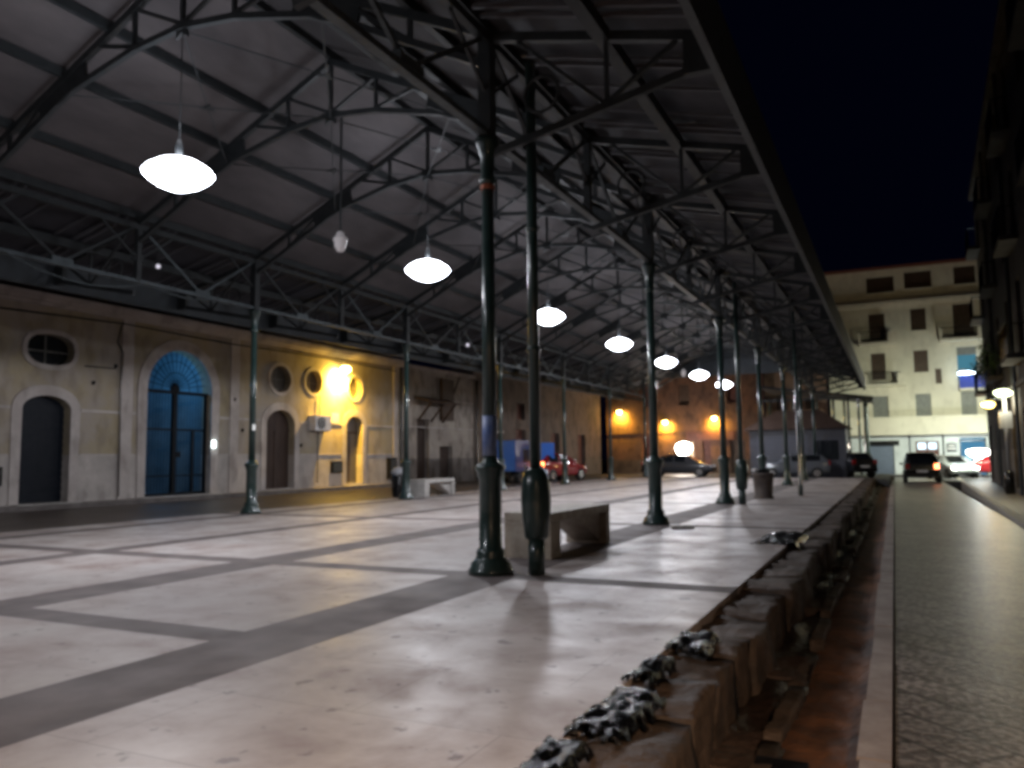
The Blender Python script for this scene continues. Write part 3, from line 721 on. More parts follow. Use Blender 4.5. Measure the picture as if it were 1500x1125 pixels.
t, w, h = wallbox('meter_box', 12.3, 12.72, .62, 1.1, .08, black, 'dark meter box on the wall at the left edge of the frame', 'meter box')
MB().bb(.08, .092, -.15, .15, .06, .4).build('lid', iron2, t)
for (y, z, lab) in ((15.2, 3.45, 'dark knob on the plaster right of the oval window'), (15.9, 4.0, 'dark knob high on the plaster by the pilaster'), (21.0, 2.25, 'dark bell box beside the leftmost column'), (20.6, 3.3, 'small dark hook right of the arched gate'), (24.05, 1.75, 'small dark hook beside the second arched door')):
    t = thing('wall_hook', lab, 'wall hook', (WX+.03, y, z)); MB().sph((0, 0, 0), .055, (1, 1, 1.2)).build('knob', black, t); MB().cyl((-.04, 0, 0), (.06, 0, .0), .02).build('stem', black, t)
def wire(pts, label, r=.018, m_=None): tag(MB().path(pts, r, 6).build('wall_cable', m_ or black), label, 'cable', 'cables on the warehouse wall')
wire([(WX+.06, 4, 5.2), (WX+.06, 12.4, 5.15), (WX+.06, 16.2, 5.28), (WX+.06, 20, 5.2), (WX+.06, 24, 5.25), (WX+.06, 30.5, 5.2)], 'long dark cable under the cornice of the yellow warehouse')
wire([(WX+.08, 16.0, 5.2), (WX+.08, 15.9, 4.7), (WX+.08, 16.1, 4.4), (WX+.08, 16.05, 3.4), (WX+.08, 16.1, .2)], 'dark drain cable running down between oval window and arched gate')
wire([(WX+.06, 25.1, 3.7), (WX+.06, 25.1, 2.9)], 'dark cable dropping to the air conditioner')
wire([(WX+.06, 25.0, 2.3), (WX+.06, 25.0, .3)], 'pipe running down from the air conditioner')
wire([(WX+.04, 14.9, 3.9), (WX+.04, 15.9, 3.92)], 'short thin cable right of the oval window')
wire([(WX+.15, 30.75, -.03), (WX+.15, 30.75, 5.4)], 'thick dark downpipe at the right end of the yellow warehouse', .06)

def sodium(loc, rz, energy, label, arm=.55, es=40, col=(1, .58, .06)):
    t = thing('wall_lamp', label, 'lamp', loc, rz, 'lit yellow lamps on the walls')
    MB().cyl((0, 0, 0), (arm, 0, .12), .025).build('arm', iron2, t)
    MB().prism([(arm-.12, -.09, .16), (arm+.3, -.09, .12), (arm+.3, -.09, .2), (arm-.05, -.09, .26)], (0, .18, 0)).build('hood', galv, t)
    MB().sph((arm+.08, 0, .02), .19, (1.2, 1, .8)).build('bulb', emis('sodium_lit', (1, .72, .2), es), t)
    light('SPOT', 'sodium_light', (arm+.08, 0, -.2), energy, col, t, .08, 158, (0, R_(62), 0), .8)
    light('POINT', 'sodium_spill', (arm+.12, 0, -.2), energy*.05, col, t, .08)
    return t
sodium((WX, 26.3, 4.85), 0, 4600, 'blazing yellow lamp under the cornice above the round windows', .3)

# second warehouse: pale stone with brown awning
W2 = thing('stone_warehouse', 'pale stone warehouse with a broken brown awning behind the far white bench', 'building', (0, 0, 0))
pal = plaster('pale_block', (.42, .37, .32), (.3, .26, .23), (.16, .14, .13), 1.2)
h2 = [[(32.4, .15), (33.5, .15), (33.5, 3.1), (32.4, 3.1)], [(34.5, .12), (35.8, .12), (35.8, 1.8), (34.5, 1.8)]]
wall_with_holes('wall', WX-.05, 30.92, 38.1, -.9, 5.5, h2, pal, W2)
for a, b_, z1 in ((32.4, 33.5, 3.1), (34.5, 35.8, 1.8)): MB().bb(WX-.35, WX-.3, a, b_, .1, z1).build('door', wood, W2)
MB().bb(WX-3, WX+.1, 30.95, 38.1, 5.5, 5.65).build('cornice', trim, W2)
MB().bb(WX-.03, WX+.01, 31, 38, 2.68, 2.73).bb(WX-.03, WX+.01, 31, 38, 4.1, 4.14).build('string_course', trim, W2)
t = thing('timber_awning', 'sagging dark timber awning with struts on the pale stone wall', 'awning', (WX, 33.8, 3.9))
MB().box((.45, -.3, .1), (.9, 2.9, .08), Matrix.Rotation(.25, 3, 'Y')).build('board', wood, t)
for y in (-1.4, -.2, .9): MB().bar((.02, y, -.9), (.8, y, 0), .08).build('strut', wood, t)
MB().bb(0, .12, .7, 1.9, -.8, 1.3).build('hoarding', wood, t)
MB().bar((.1, 1.9, .6), (.1, 2.5, 1.5), .07).build('pole', wood, t)
wire([(WX+.15, 38.15, -.03), (WX+.15, 38.15, 5.4)], 'thick dark downpipe where pale and dark warehouses meet', .07)
# dark far warehouse wall
W3 = thing('dark_warehouse', 'dark plastered warehouse range running to the yellow-lit corner', 'building', (0, 0, 0))
h3 = [[(40.0, -.1), (41.5, -.1), (41.5, 2.6), (40, 2.6)], [(43.5, -.1), (45.0, -.1), (45.0, 2.9), (43.5, 2.9)], [(49, -.1), (50.5, -.1), (50.5, 2.8), (49, 2.8)], [(54, -.1), (55.5, -.1), (55.5, 2.8), (54, 2.8)], [(40.2, 3.4), (41.4, 3.4), (41.4, 4.5), (40.2, 4.5)], [(43.7, 3.5), (44.9, 3.5), (44.9, 4.5), (43.7, 4.5)]]
wall_with_holes('wall', WX-.08, 38.12, 59, -.9, 5.9, h3, plaster('dark_plaster', (.16, .12, .1), (.11, .085, .075), (.09, .075, .065), 1.2), W3)
for h in h3: MB().bb(WX-.4, WX-.35, h[0][0], h[1][0], h[0][1], h[2][1]).build('shutter_door' if h[0][1] < 1 else 'window_shutter', woodred if h[0][0] > 42 else shutter, W3)
MB().bb(WX-3, WX+.12, 38.15, 59, 5.9, 6.1).build('cornice', trim, W3)
MB().bb(WX-.1, WX+.02, 39.8, 41.7, 2.62, 2.75).build('lintel', trim, W3)

# ------------------------------------------------------------------ buildings at the far end of the hall
FY = 60.
def yplane_wall(name, y, x0, x1, z0, z1, holes, m_, parent, depth=.35):
    b = MB(); B = b.b
    def loop(pts):
        vs = [B.verts.new((p[0], y, p[1])) for p in pts]
        return [B.edges.new((vs[i], vs[(i+1) % len(vs)])) for i in range(len(vs))]
    es = loop([(x0, z0), (x1, z0), (x1, z1), (x0, z1)]); hl = []
    for h in holes: e = loop(h); es += e; hl.append(e)
    bmesh.ops.triangle_fill(B, use_beauty=True, edges=es)
    for e in hl:
        r = bmesh.ops.extrude_edge_only(B, edges=e)
        bmesh.ops.translate(B, vec=(0, depth, 0), verts=[v for v in r['geom'] if isinstance(v, bmesh.types.BMVert)])
    return b.build(name, m_, parent)
rect = lambda x0, x1, z0, z1: [(x0, z0), (x1, z0), (x1, z1), (x0, z1)]
orp = plaster('orange_plaster', (.15, .07, .04), (.09, .045, .03), (.06, .04, .03), .9)
OB = thing('orange_building', 'orange plastered building glowing under yellow lamps at the far end', 'building', (0, 0, 0))
oh = [rect(-17.6, -16.6, .9, 2.7), rect(-14.9, -13.6, -.1, 2.2), rect(-12.9, -12.3, -.1, 2.3), rect(-10.9, -9.8, -.1, 2.3), rect(-17.4, -16.6, 5, 6.6), rect(-14.6, -13.8, 5, 6.6), rect(-11, -10.2, 5, 6.6)]
yplane_wall('wall', FY, -20.4, -8.4, -.9, 8.4, oh, orp, OB)
for i, h in enumerate(oh):
    if i == 1: continue
    MB().bb(h[0][0], h[1][0], FY+.3, FY+.34, h[0][1], h[2][1]).build('window_shutter', shutter if i % 2 else woodred, OB)
MB().bb(-20.4, -8.3, FY-.25, FY+.3, 8.4, 8.6).bb(-20.4, -8.3, FY-.08, FY, 2.9, 3.05).build('cornice', orp, OB)
MB().bb(-14.1, -10.5, FY-.12, FY-.02, 2.35, 3.0).build('shop_sign', woodred, OB)
MB().bb(-14.9, -13.6, FY+.3, FY+.33, -.1, 2.2).build('lit_doorway', emis('doorway_lit', (1, .75, .5), 1.6), OB)
OB2 = thing('shadowy_building', 'tall dim building behind the kiosk at the far end', 'building', (0, 0, 0))
dk = plaster('dim_plaster', (.2, .12, .08), (.14, .09, .07), (.1, .08, .07))
oh2 = [rect(-7.6, -6.8, 4.4, 6), rect(-5.6, -4.8, 4.4, 6), rect(-7.6, -6.8, .5, 2.5)]
yplane_wall('wall', FY+.5, -8.38, -4.1, -.9, 9.3, oh2, dk, OB2)
for h in oh2: MB().bb(h[0][0], h[1][0], FY+.8, FY+.84, h[0][1], h[2][1]).build('window_shutter', shutter, OB2)
MB().bb(-8.38, -4.1, FY+.2, FY+.55, 9.3, 9.5).build('cornice', dk, OB2)
sodium((-19.2, FY, 4.6), R_(-90), 1100, 'yellow wall lamp at the left corner of the far end', .35, 40)
sodium((-15.6, FY, 3.7), R_(-90), 900, 'yellow wall lamp above the bright doorway at the far end', .35, 40)
sodium((-11.9, FY, 3.9), R_(-90), 900, 'yellow wall lamp right of the bright doorway, half behind a column', .35, 40)
t = thing('floodlight', 'dazzling white floodlight over the parked grey car at the far end', 'lamp', (-13.6, 57, -.12))
MB().cyl((0, 0, 0), (0, 0, 1.7), .04).build('stand', iron2, t)
MB().sph((0, -.05, 1.85), .42, (1.4, .5, 1.0)).build('lamp_head', emis('flood_lit', (1, .93, .88), 60), t); light('POINT', 'flood_light', (0, -.5, 1.9), 420, (1, .85, .7), t, .2)
# kiosk
K = thing('market_kiosk', 'dark shuttered kiosk with a low hipped roof behind the columns', 'kiosk', (-5.0, 49.5, -.12))
km = mat('kiosk_metal', (.025, .027, .04), .5, 0, (.04, .04, .055), 3)
MB().bb(-2.6, 2.6, -1.4, 1.4, 0, 2.75).build('body', km, K)
m = MB()
for k in range(12): m.bb(-2.2, .6, -1.44, -1.4, .3+k*.18, .42+k*.18)
m.build('shutter', mat('kiosk_shutter', (.05, .055, .08), .4), K)
MB().bb(.9, 2.2, -1.43, -1.4, 1.0, 2.1).build('window', glassd, K)
r_ = MB(); a = [(-2.9, -1.8, 2.75), (2.9, -1.8, 2.75), (2.9, 1.8, 2.75), (-2.9, 1.8, 2.75)]; b = [(-1.2, 0, 3.9), (1.2, 0, 3.9)]
r_.poly([a[0], a[1], b[1], b[0]]).poly([a[2], a[3], b[0], b[1]]).poly([a[1], a[2], b[1]]).poly([a[3], a[0], b[0]]).poly([a[0], a[1], a[2], a[3]]); r_.build('roof', wood, K)
# lower far canopy beyond the hall
FC = thing('far_canopy', 'low dark canopy with posts beyond the end of the market roof', 'canopy', (0, 0, 0))
MB().prism([(-7.5, 52, 5.4), (-1.05, 52, 4.5), (-1.05, 52, 4.62), (-7.5, 52, 5.55)], (0, 6, 0)).build('roof_sheet', canm, FC)
MB().bb(-1.07, -1.0, 52, 58, 4.3, 4.64).bb(-7.5, -1.05, 51.95, 52, 4.5, 4.62).build('fascia', fasc, FC)
for x, y in ((-1.5, 52.5), (-4.2, 52.5), (-1.5, 57.5), (-7, 52.5), (-2.4, 52.4), (-3.3, 53.5), (-1.9, 54.5), (-2.8, 56), (-5.6, 52.4)): MB().cyl((x, y, -.12), (x, y, 4.7), .08).build('post', iron, FC)

# ------------------------------------------------------------------ pale apartment block at the end of the street
AY = 62.
A = thing('apartment_block', 'cream apartment block with brown shutters at the end of the street', 'building', (0, 0, 0))
cream = plaster('cream_render', (.66, .61, .48), (.58, .53, .42), (.5, .52, .52), 2.4, scale=.3, stain=.18)
win = [(-1.2, -.15, 9.3, 11.15), (1.49, 2.45, 9.75, 11.3), (4.1, 5.35, 9.2, 11.4), (-1.18, -.25, 6.4, 8.3), (1.54, 2.44, 6.8, 8.35), (4.2, 5.35, 6.1, 8.4), (-1.2, -.2, 3.35, 5.25), (1.52, 2.47, 3.4, 5.3), (4.28, 5.22, 3.3, 5.35), (2.82, 3.21, 5.95, 7.0),
       (-1.23, .56, 12.65, 13.8), (1.22, 2.93, 12.75, 13.95), (4.3, 5.6, 12.75, 14.0)]
shop = [(-1.55, 0, -.3, 2.05), (1.37, 2.78, -.3, 2.0), (4.0, 5.6, -.3, 2.2)]
yplane_wall('wall', AY, -4, 6.3, -.9, 14.3, [rect(*w_) for w_ in win+shop], cream, A, .22)
MB().bb(-4, -3.9, AY+.02, AY+8, -.9, 14.3).bb(6.2, 6.3, AY+.02, AY+8, -.9, 14.3).build('side_wall', cream, A)
for i, w_ in enumerate(win):
    if i == 5:
        p = MB().bb(w_[0], w_[1], AY+.18, AY+.2, w_[2], w_[3]).build('lit_window', emis('blue_window', (.12, .4, .55), .5), A)
        MB().bb(w_[0]+.1, w_[0]+.5, AY+.1, AY+.16, 6.3, 6.9).build('curtain', shutterg, p)
        MB().bb(w_[0], w_[1], AY+.08, AY+.16, 7.85, 8.4).build('blind', shutterg, p); continue
    mm = shutterg if i in (6, 7, 8) else shutter
    p = MB().bb(w_[0], w_[1], AY+.14, AY+.18, w_[2], w_[3]).build('window_shutter', mm, A)
    m = MB(); z = w_[2] + .08
    while z < w_[3] - .04: m.bb(w_[0]+.04, w_[1]-.04, AY+.12, AY+.14, z, z+.05); z += .1
    m.build('slats', mm, p)
    MB().bb(w_[0]-.06, w_[1]+.06, AY-.08, AY+.02, w_[2]-.08, w_[2]).build('window_sill', cream, p)
MB().bb(-4.1, 6.4, AY-.35, AY-.002, 11.75, 11.95).bb(-4.1, 6.4, AY-.2, AY-.003, 11.6, 11.75).build('cornice', cream, A)
MB().bb(-4.1, 6.4, AY-.25, AY+8, 14.3, 14.5).build('roof', mat('roof_tile', (.16, .05, .03), .8), A)
MB().bb(-4, 6.3, AY-1.1, AY-.004, 2.45, 2.95).build('balcony_slab', cream, A)
MB().bb(-4, 6.3, AY-1.1, AY-1.0, 2.95, 3.7).build('balcony_wall', cream, A).scale = (1, 1, 1)
bpy.data.objects['balcony_wall'].hide_render = False
for (x0, x1, z, pier) in ((-1.9, .55, 9.0, 1), (3.2, 6.0, 8.95, 1), (-1.6, 1.0, 6.05, 1)):
    bs = MB().bb(x0, x1, AY-.9, AY-.005, z-.16, z).build('balcony', cream, A)
    for xa, xb in ((x1-.55, x1), (x0, x0+.12)): MB().bb(xa, xb, AY-.9, AY-.82, z, z+.7).build('pier', cream, bs)
    m = MB(); x = x0+.12
    while x < x1-.55: m.cyl((x, AY-.86, z), (x, AY-.86, z+.75), .018, seg=4); x += .12
    m.bb(x0, x1-.55, AY-.88, AY-.84, z+.74, z+.78).build('railing', black, bs)
# blue awning balcony lit by tube, with a glow put into the cloth itself
bs = MB().bb(4.2, 5.85, AY-1.0, AY-.006, 5.35, 5.5).build('balcony', cream, A)
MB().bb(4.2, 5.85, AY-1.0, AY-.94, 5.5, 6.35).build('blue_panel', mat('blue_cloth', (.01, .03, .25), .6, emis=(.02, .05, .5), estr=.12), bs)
t = thing('tube_light', 'bright bluish tube light above the blue balcony cloth', 'lamp', (5.0, AY-1.05, 6.5))
MB().cyl((-.85, 0, 0), (.85, .05, .06), .09, seg=10).build('tube', emis('tube_lit', (.75, .9, 1), 16), t); light('POINT', 'tube_light_glow', (0, -.3, .1), 18, (.5, .75, 1), t, .3)
MB().cyl((-.8, 0, 0), (-.8, .15, 0), .02).cyl((.8, 0, 0), (.8, .15, 0), .02).build('mount', iron2, t)
# shopfronts
p = MB().bb(-1.55, 0, AY+.14, AY+.18, -.3, 2.05).build('shop_shutter', mat('blue_grey_shutter', (.14, .17, .24), .5, 0, (.1, .12, .17), 4, stretch=(1, 1, 6)), A)
MB().bb(-1.9, .35, AY-.12, AY-.01, 1.75, 2.1).build('shop_fascia', black, A)
p = MB().bb(1.37, 2.78, AY+.14, AY+.18, -.3, 2.0).build('shop_door', woodred, A)
MB().bb(1.5, 2.0, AY+.1, AY+.135, 1.45, 1.9).bb(2.15, 2.65, AY+.1, AY+.135, 1.45, 1.9).build('fanlight', emis('fan_lit', (.7, .9, 1), 2.2), p)
p = MB().bb(4.0, 5.6, AY+.16, AY+.2, -.3, 2.2).build('shop_window', emis('shop_lit', (.08, .25, .42), 1.0), A)
MB().bb(4.3, 4.7, AY+.1, AY+.15, -.2, .9).bb(4.35, 4.6, AY+.05, AY+.1, .95, 1.4).build('display', mat('display_pale', (.4, .6, .75), .5), p)
MB().bb(4.0, 4.08, AY+.0, AY+.1, -.3, 2.2).bb(5.52, 5.6, AY+.0, AY+.1, -.3, 2.2).bb(4.0, 5.6, AY+.0, AY+.1, 1.95, 2.05).build('shop_frame', black, p)
t = thing('notice_board', 'small dark framed notice board beside the lit shop window', 'notice board', (3.55, AY-.03, 1.55))
MB().bb(-.3, .3, -.03, .0, -.3, .3).build('frame', black, t); MB().bb(-.24, .24, -.045, -.03, -.14, -.02).bb(-.2, .2, -.045, -.03, .08, .16).build('paper', white, t)
for x in (1.0, 3.05): MB().cyl((x, AY-.04, -.3), (x, AY-.04, 2.4), .05).build('drainpipe', black, A)
struct(MB().bb(-4, 12, 58.5, AY, -.95, -.26).build('end_pavement', fp))
struct(MB().bb(2.31, 40, 46.9, 58.5, -.95, -.262).build('side_road', roadm))

# bowl lamp, lamp posts
t = thing('bowl_lamp', 'glowing white bowl lamp on a stand before the lit shop window', 'lamp', (4.75, 57.5, -.26))
MB().lathe([(.25, 0), (.2, .05), (.04, .1), (.04, 1.1)], seg=12).build('stand', black, t)
MB().lathe([(.12, 1.1), (.4, 1.2), (.66, 1.42), (.66, 1.58), (.4, 1.66), (.001, 1.68)], seg=20).build('bowl', emis('bowl_lit', (1, .98, .9), 14), t); light('POINT', 'bowl_light', (0, -.2, 2.0), 320, (.75, .92, 1), t, .3)
def street_lamp(loc, h, label, ems, energy, col, arm=.5, rz=0, r=.22, spot=None, aim=None):
    t = thing('street_lamp', label, 'street lamp', loc, rz, 'street lamps')
    MB().lathe([(.11, 0), (.11, .5), (.06, .6), (.045, h)], seg=12).build('post', iron2, t)
    MB().path([(0, 0, h-.1), (-arm*.5, 0, h+.12), (-arm, 0, h+.1)], .03, 6).build('arm', iron2, t)
    MB().lathe([(.001, -.12), (r*.6, -.1), (r, 0), (r*.95, .06), (r*.4, .14), (.001, .16)], (-arm, 0, h), seg=18).build('lamp_head', ems, t)
    light('SPOT' if spot else 'POINT', 'street_light', (-arm, 0, h-.25), energy, col, t, .15, spot, aim, .9)
    return t
street_lamp((5.75, 50, -.26), 4.72, 'greenish-white lamp added to light the apartment block', emis('green_lit', (.92, 1, .72), 22), 6200, (.9, 1, .8), .45, 0, .42, 140, (R_(54), 0, R_(8)))  # added lamp aimed at the block's front, whose real light source is unknown
street_lamp((5.2, 50.6, -.26), 4.05, 'warm orange street lamp just below the greenish one', emis('warm_lit', (1, .8, .35), 22), 240, (1, .6, .2), .45, 0, .3)
street_lamp((3.4, -2.5, -.35), 4.4, 'warm street lamp behind the viewer, outside the frame', emis('near_warm', (1, .65, .35), 12), 4300, (1, .68, .45), 1.0, 0, .3, 160)
# grey pole by the dark facade
t = thing('street_lamp', 'grey street lamp with a greenish and an orange lit head by the dark facade', 'street lamp', (3.62, 33, -.27), 0, 'street lamps')
MB().lathe([(.16, 0), (.16, .75), (.09, .82)], seg=10).build('foot', black, t); MB().lathe([(.07, .8), (.055, 3.75)], seg=12).build('shaft', mat('grey_pole_paint', (.3, .3, .3), .5), t)
MB().bb(-.2, .2, -.06, .06, 2.3, 2.9).build('box', mat('grey_box', (.2, .2, .2), .6), t)
MB().path([(0, 0, 3.7), (-.05, -.2, 3.72)], .03, 6).build('arm', iron2, t); MB().path([(0, 0, 3.3), (-.2, 0, 3.4), (-.45, 0, 3.3)], .025, 6).build('arm', iron2, t)
for nm, (hx, hy, hz), rr_, em, en, cc in (('lamp_head', (-.05, -.25, 3.55), .3, emis('green_head', (.9, 1, .6), 9), 85, (1, .98, .78)), ('lamp_head', (-.48, 0, 3.16), .2, emis('orange_head', (1, .72, .2), 9), 45, (1, .6, .15))):
    MB().lathe([(.001, -.13), (rr_*.6, -.11), (rr_, 0), (rr_*.9, .07), (rr_*.4, .12), (.001, .13)], (hx, hy, hz), seg=18).build(nm, em, t)
    light('POINT', 'lamp_glow', (hx, hy - .1, hz - .3), en, cc, t, .1)
# ------------------------------------------------------------------ dark facade on the right side of the street
fx = lambda y: 2.75 + .0335*y
D = thing('dark_facade_building', 'dark apartment building with balconies along the right edge of the street', 'building', (0, 0, 0))
dp = plaster('dark_render', (.05, .043, .04), (.03, .027, .025), (.09, .08, .07), 1.3)
ang = math.atan(.0335)
Dr = thing('tmp', None, None)
COL.objects.unlink(Dr); bpy.data.objects.remove(Dr)
D.location = (fx(0), 0, 0); D.rotation_euler = (0, 0, -ang)
# local frame: x outwards into the block, y along the facade
def loc_wall(y0, y1, z0, z1, holes):
    b = MB(); B = b.b
    def loop(pts):
        vs = [B.verts.new((0, p[0], p[1])) for p in pts]
        return [B.edges.new((vs[i], vs[(i+1) % len(vs)])) for i in range(len(vs))]
    es = loop([(y0, z0), (y1, z0), (y1, z1), (y0, z1)]); hl = []
    for h in holes: e = loop(h); es += e; hl.append(e)
    bmesh.ops.triangle_fill(B, use_beauty=True, edges=es)
    for e in hl:
        r = bmesh.ops.extrude_edge_only(B, edges=e)
        bmesh.ops.translate(B, vec=(.3, 0, 0), verts=[v for v in r['geom'] if isinstance(v, bmesh.types.BMVert)])
    return b.build('wall', dp, D)
dh = []
for k, y in enumerate(range(8, 46, 4)):
    dh.append(rect(y, y+1.6, -.1, 2.5))
    for z in (4.3, 7.9, 11.3): dh.append(rect(y+.2, y+1.4, z, z+2.3))
loc_wall(4, 46.4, -.9, 14.2, dh)
MB().bb(.0, 10, 46.41, 46.5, -.9, 14.2).build('end_wall', dp, D)
MB().bb(-.2, 10, 4, 46.6, 14.2, 14.45).build('roof_cornice', dp, D)
for h in dh: MB().bb(.22, .26, h[0][0], h[1][0], h[0][1], h[2][1]).build('window_shutter' if h[0][1] > 1 else 'shop_shutter', shutter, D)
for z in (4.15, 7.75, 11.15):
    for y in range(12, 46, 8):
        bs = MB().bb(-.5, -.003, y-.3, y+2.2, z-.16, z).build('balcony', dp, D)
        m = MB(); q = y - .28
        while q < y + 2.2: m.cyl((-.47, q, z), (-.47, q, z+.9), .014, seg=4); q += .13
        m.bb(-.49, -.45, y-.3, y+2.2, z+.9, z+.94).bb(-.5, 0, y-.32, y-.28, z+.86, z+.9)
        m.build('railing', black, bs)
MB().bb(-.1, -.002, 4, 46.4, 3.3, 3.45).build('string_course', dp, D)
for y in (30.5, 38.5): MB().cyl((-.1, y, -.2), (-.1, y, 14), .06).build('drainpipe', iron2, D)
# greenery around the lamp side balconies
def plant(loc, n, spread, label, seed):
    t = thing('balcony_plant', label, 'plant', loc); r0 = random.Random(seed); m = MB()
    for i in range(n):
        p = Vector((r0.gauss(0, spread[0]), r0.gauss(0, spread[1]), r0.gauss(0, spread[2])))
        s = r0.uniform(.06, .14); u = Vector((r0.uniform(-1, 1), r0.uniform(-1, 1), r0.uniform(-1, .3))).normalized(); v = u.cross(Vector((r0.uniform(-1, 1), .3, 1))).normalized()
        m.poly([p - u*s, p + v*s*.4, p + u*s, p - v*s*.4])
    m.build('foliage', leafm, t)
    m = MB()
    for i in range(8): m.cyl((0, 0, -.1), (r0.gauss(0, spread[0]), r0.gauss(0, spread[1]), r0.gauss(-.1, spread[2])), .012, .005, seg=4)
    m.build('stem', wood, t)
plant((4.05, 44.6, 5.2), 420, (.18, .8, .35), 'trailing green plant on the far balcony beside the street lamps', 1)
plant((3.6, 37.5, 4.9), 420, (.15, .8, .3), 'trailing green plant hanging from the nearer dark balcony', 2)

# ------------------------------------------------------------------ vehicles
def car(name, label, loc, rz, paint, L=4.1, Wd=1.72, H=1.48, style='hatch', lit_tail=False, lit_head=False):
    t = thing(name, label, 'car', loc, rz)
    hw = Wd/2
    if style == 'suv': st = [(0, .5, .62, .62), (.03, .35, .95, .98), (.12, .3, 1.0, 1.3), (.3, .28, 1.02, H-.04), (1.5, .26, 1.02, H), (2.5, .26, 1.0, H-.03), (3.1, .27, .98, 1.02), (3.8, .3, .9, .9), (4.02, .35, .75, .75), (4.1, .45, .55, .55)]
    elif style == 'sedan': st = [(0, .45, .6, .6), (.05, .33, .86, .86), (.75, .27, .92, .95), (1.25, .26, .93, H-.08), (2.0, .25, .92, H), (2.7, .25, .9, H-.06), (3.4, .26, .88, .92), (4.0, .3, .78, .78), (4.2, .36, .62, .62), (4.25, .45, .5, .5)]
    else: st = [(0, .48, .6, .6), (.03, .33, .88, .9), (.15, .29, .94, 1.05), (.5, .26, .95, H-.07), (1.4, .25, .94, H), (2.2, .25, .92, H-.05), (2.95, .26, .9, .94), (3.6, .28, .82, .82), (3.95, .33, .68, .68), (4.02, .42, .5, .5)]
    k = L / st[-1][0]; body = MB(); B = body.b; glass = MB(); rings = []
    for x, zb, zl, zt in st:
        x = x*k - L/2; e = 1 - .14*abs(x/(L/2))**4
        w = hw*e; wt = w*.94 if zt - zl < .1 else w*.78
        rings.append([(x, w*.9, zb), (x, w, zb+.12), (x, w, zl-.08), (x, w*.96, zl), (x, wt, zt-.02), (x, wt*.7, zt), (x, -wt*.7, zt), (x, -wt, zt-.02), (x, -w*.96, zl), (x, -w, zl-.08), (x, -w, zb+.12), (x, -w*.9, zb)])
    V = [[B.verts.new(p) for p in r] for r in rings]
    for a, b in zip(V, V[1:]):
        for i in range(12):
            fce = B.faces.new((a[i], a[(i+1) % 12], b[(i+1) % 12], b[i])); fce.smooth = True
    B.faces.new(V[0]); B.faces.new(list(reversed(V[-1])))
    bo = body.build('body', paint, t)
    idx = [i for i, s in enumerate(st) if s[3]-s[2] > .2]
    i0, i1 = idx[0], idx[-1]
    for sgn in (0, 1):
        wn = MB()
        for j in range(i0, i1):
            a, b = rings[j], rings[j+1]
            q = [a[3], a[4], b[4], b[3]] if sgn == 0 else [a[8], a[7], b[7], b[8]]
            c = sum((Vector(p) for p in q), Vector()) / 4; off = Vector((0, .012 if sgn == 0 else -.012, .0))
            wn.poly([c + (Vector(p)-c)*.86 + off for p in q])
        wn.build('side_windows', glassd, t)
    for nm, j in (('rear_window', i0-1), ('windscreen', i1)):
        a, b = rings[j], rings[j+1]; q = [a[5], a[6], b[6], b[5]]; c = sum((Vector(p) for p in q), Vector())/4
        up = Vector((-.01 if nm == 'rear_window' else .01, 0, .015))
        q = [c + (Vector(p)-c)*.9 + up for p in q]; MB().poly(q).build(nm, glassd, t)
    for x in (-L*.31, L*.32):
        for s in (-1, 1):
            wh = MB().cyl((x, s*(hw-.2), .31), (x, s*(hw+.005), .31), .31, seg=20).build('wheel', tyre, t)
            MB().cyl((x, s*(hw+.004), .31), (x, s*(hw+.015), .31), .19, seg=14).build('rim', chrome, wh)
    tl = emis('tail_lit', (1, .25, .08), 8) if lit_tail else mat('tail_glass', (.25, .01, .01), .2)
    tlo = mat('tail_glass_off', (.2, .012, .01), .2)
    hl = emis('head_lit', (1, .97, .9), 25) if lit_head else mat('head_glass', (.6, .62, .65), .1)
    for s in (-1, 1):
        MB().box((-L/2+.05, s*(hw*.76), .86), (.1, .22, .26)).build('tail_light', (tl if s < 0 else tlo) if lit_tail else tl, t, bevel=.03)
        MB().box((L/2-.12, s*(hw*.68), .66), (.16, .32, .13)).build('headlight', hl, t, bevel=.03)
        MB().box((L*.14, s*(hw+.07), .98), (.12, .16, .12)).build('mirror', paint, t, bevel=.03)
    MB().box((-L/2+.0, 0, .62), (.03, .5, .11)).build('number_plate', white, t)
    MB().box((-L/2+.01, 0, .42), (.1, Wd*.86, .16)).build('bumper', black, t, bevel=.03); MB().box((L/2-.04, 0, .38), (.1, Wd*.8, .16)).build('bumper', black, t, bevel=.03)
    return t
def paint(n, c, r=.25): return mat(n, c, r, .1, coat=.8)
dark = paint('black_car_paint', (.006, .006, .007))
car('parked_suv', 'black upright car on the street with its right tail light glowing', (1.25, 48.2, -.35), R_(90), dark, 4.1, 1.75, 1.6, 'suv', lit_tail=True)
car('parked_car', 'silvery dark car behind the street-side columns with bright front lights', (-5.0, 46.2, -.12), R_(187), paint('white_car_paint', (.13, .14, .16), .18), 3.7, 1.6, 1.36, lit_head=True)
car('parked_car', 'long grey car parked side-on before the dazzling floodlight', (-12.2, 49.6, -.12), R_(2), paint('grey_car_paint', (.045, .045, .05)), 4.4, 1.75, 1.42, 'sedan')
car('parked_car', 'dark car in shadow near the end of the platform', (-2.4, 49.5, -.12), R_(120), paint('dark_blue_paint', (.008, .009, .012), .35), 3.7, 1.6, 1.4)
car('parked_car', 'small red car before the lit shop window down the street', (5.1, 56.0, -.26), R_(185), paint('red_car_paint', (.4, .02, .03)), 3.0, 1.6, 1.35)
car('parked_car', 'silver car with blazing headlight right of the black upright car', (3.0, 54.2, -.35), R_(-70), paint('silver_paint', (.3, .32, .34)), 3.9, 1.65, 1.4, lit_head=True)
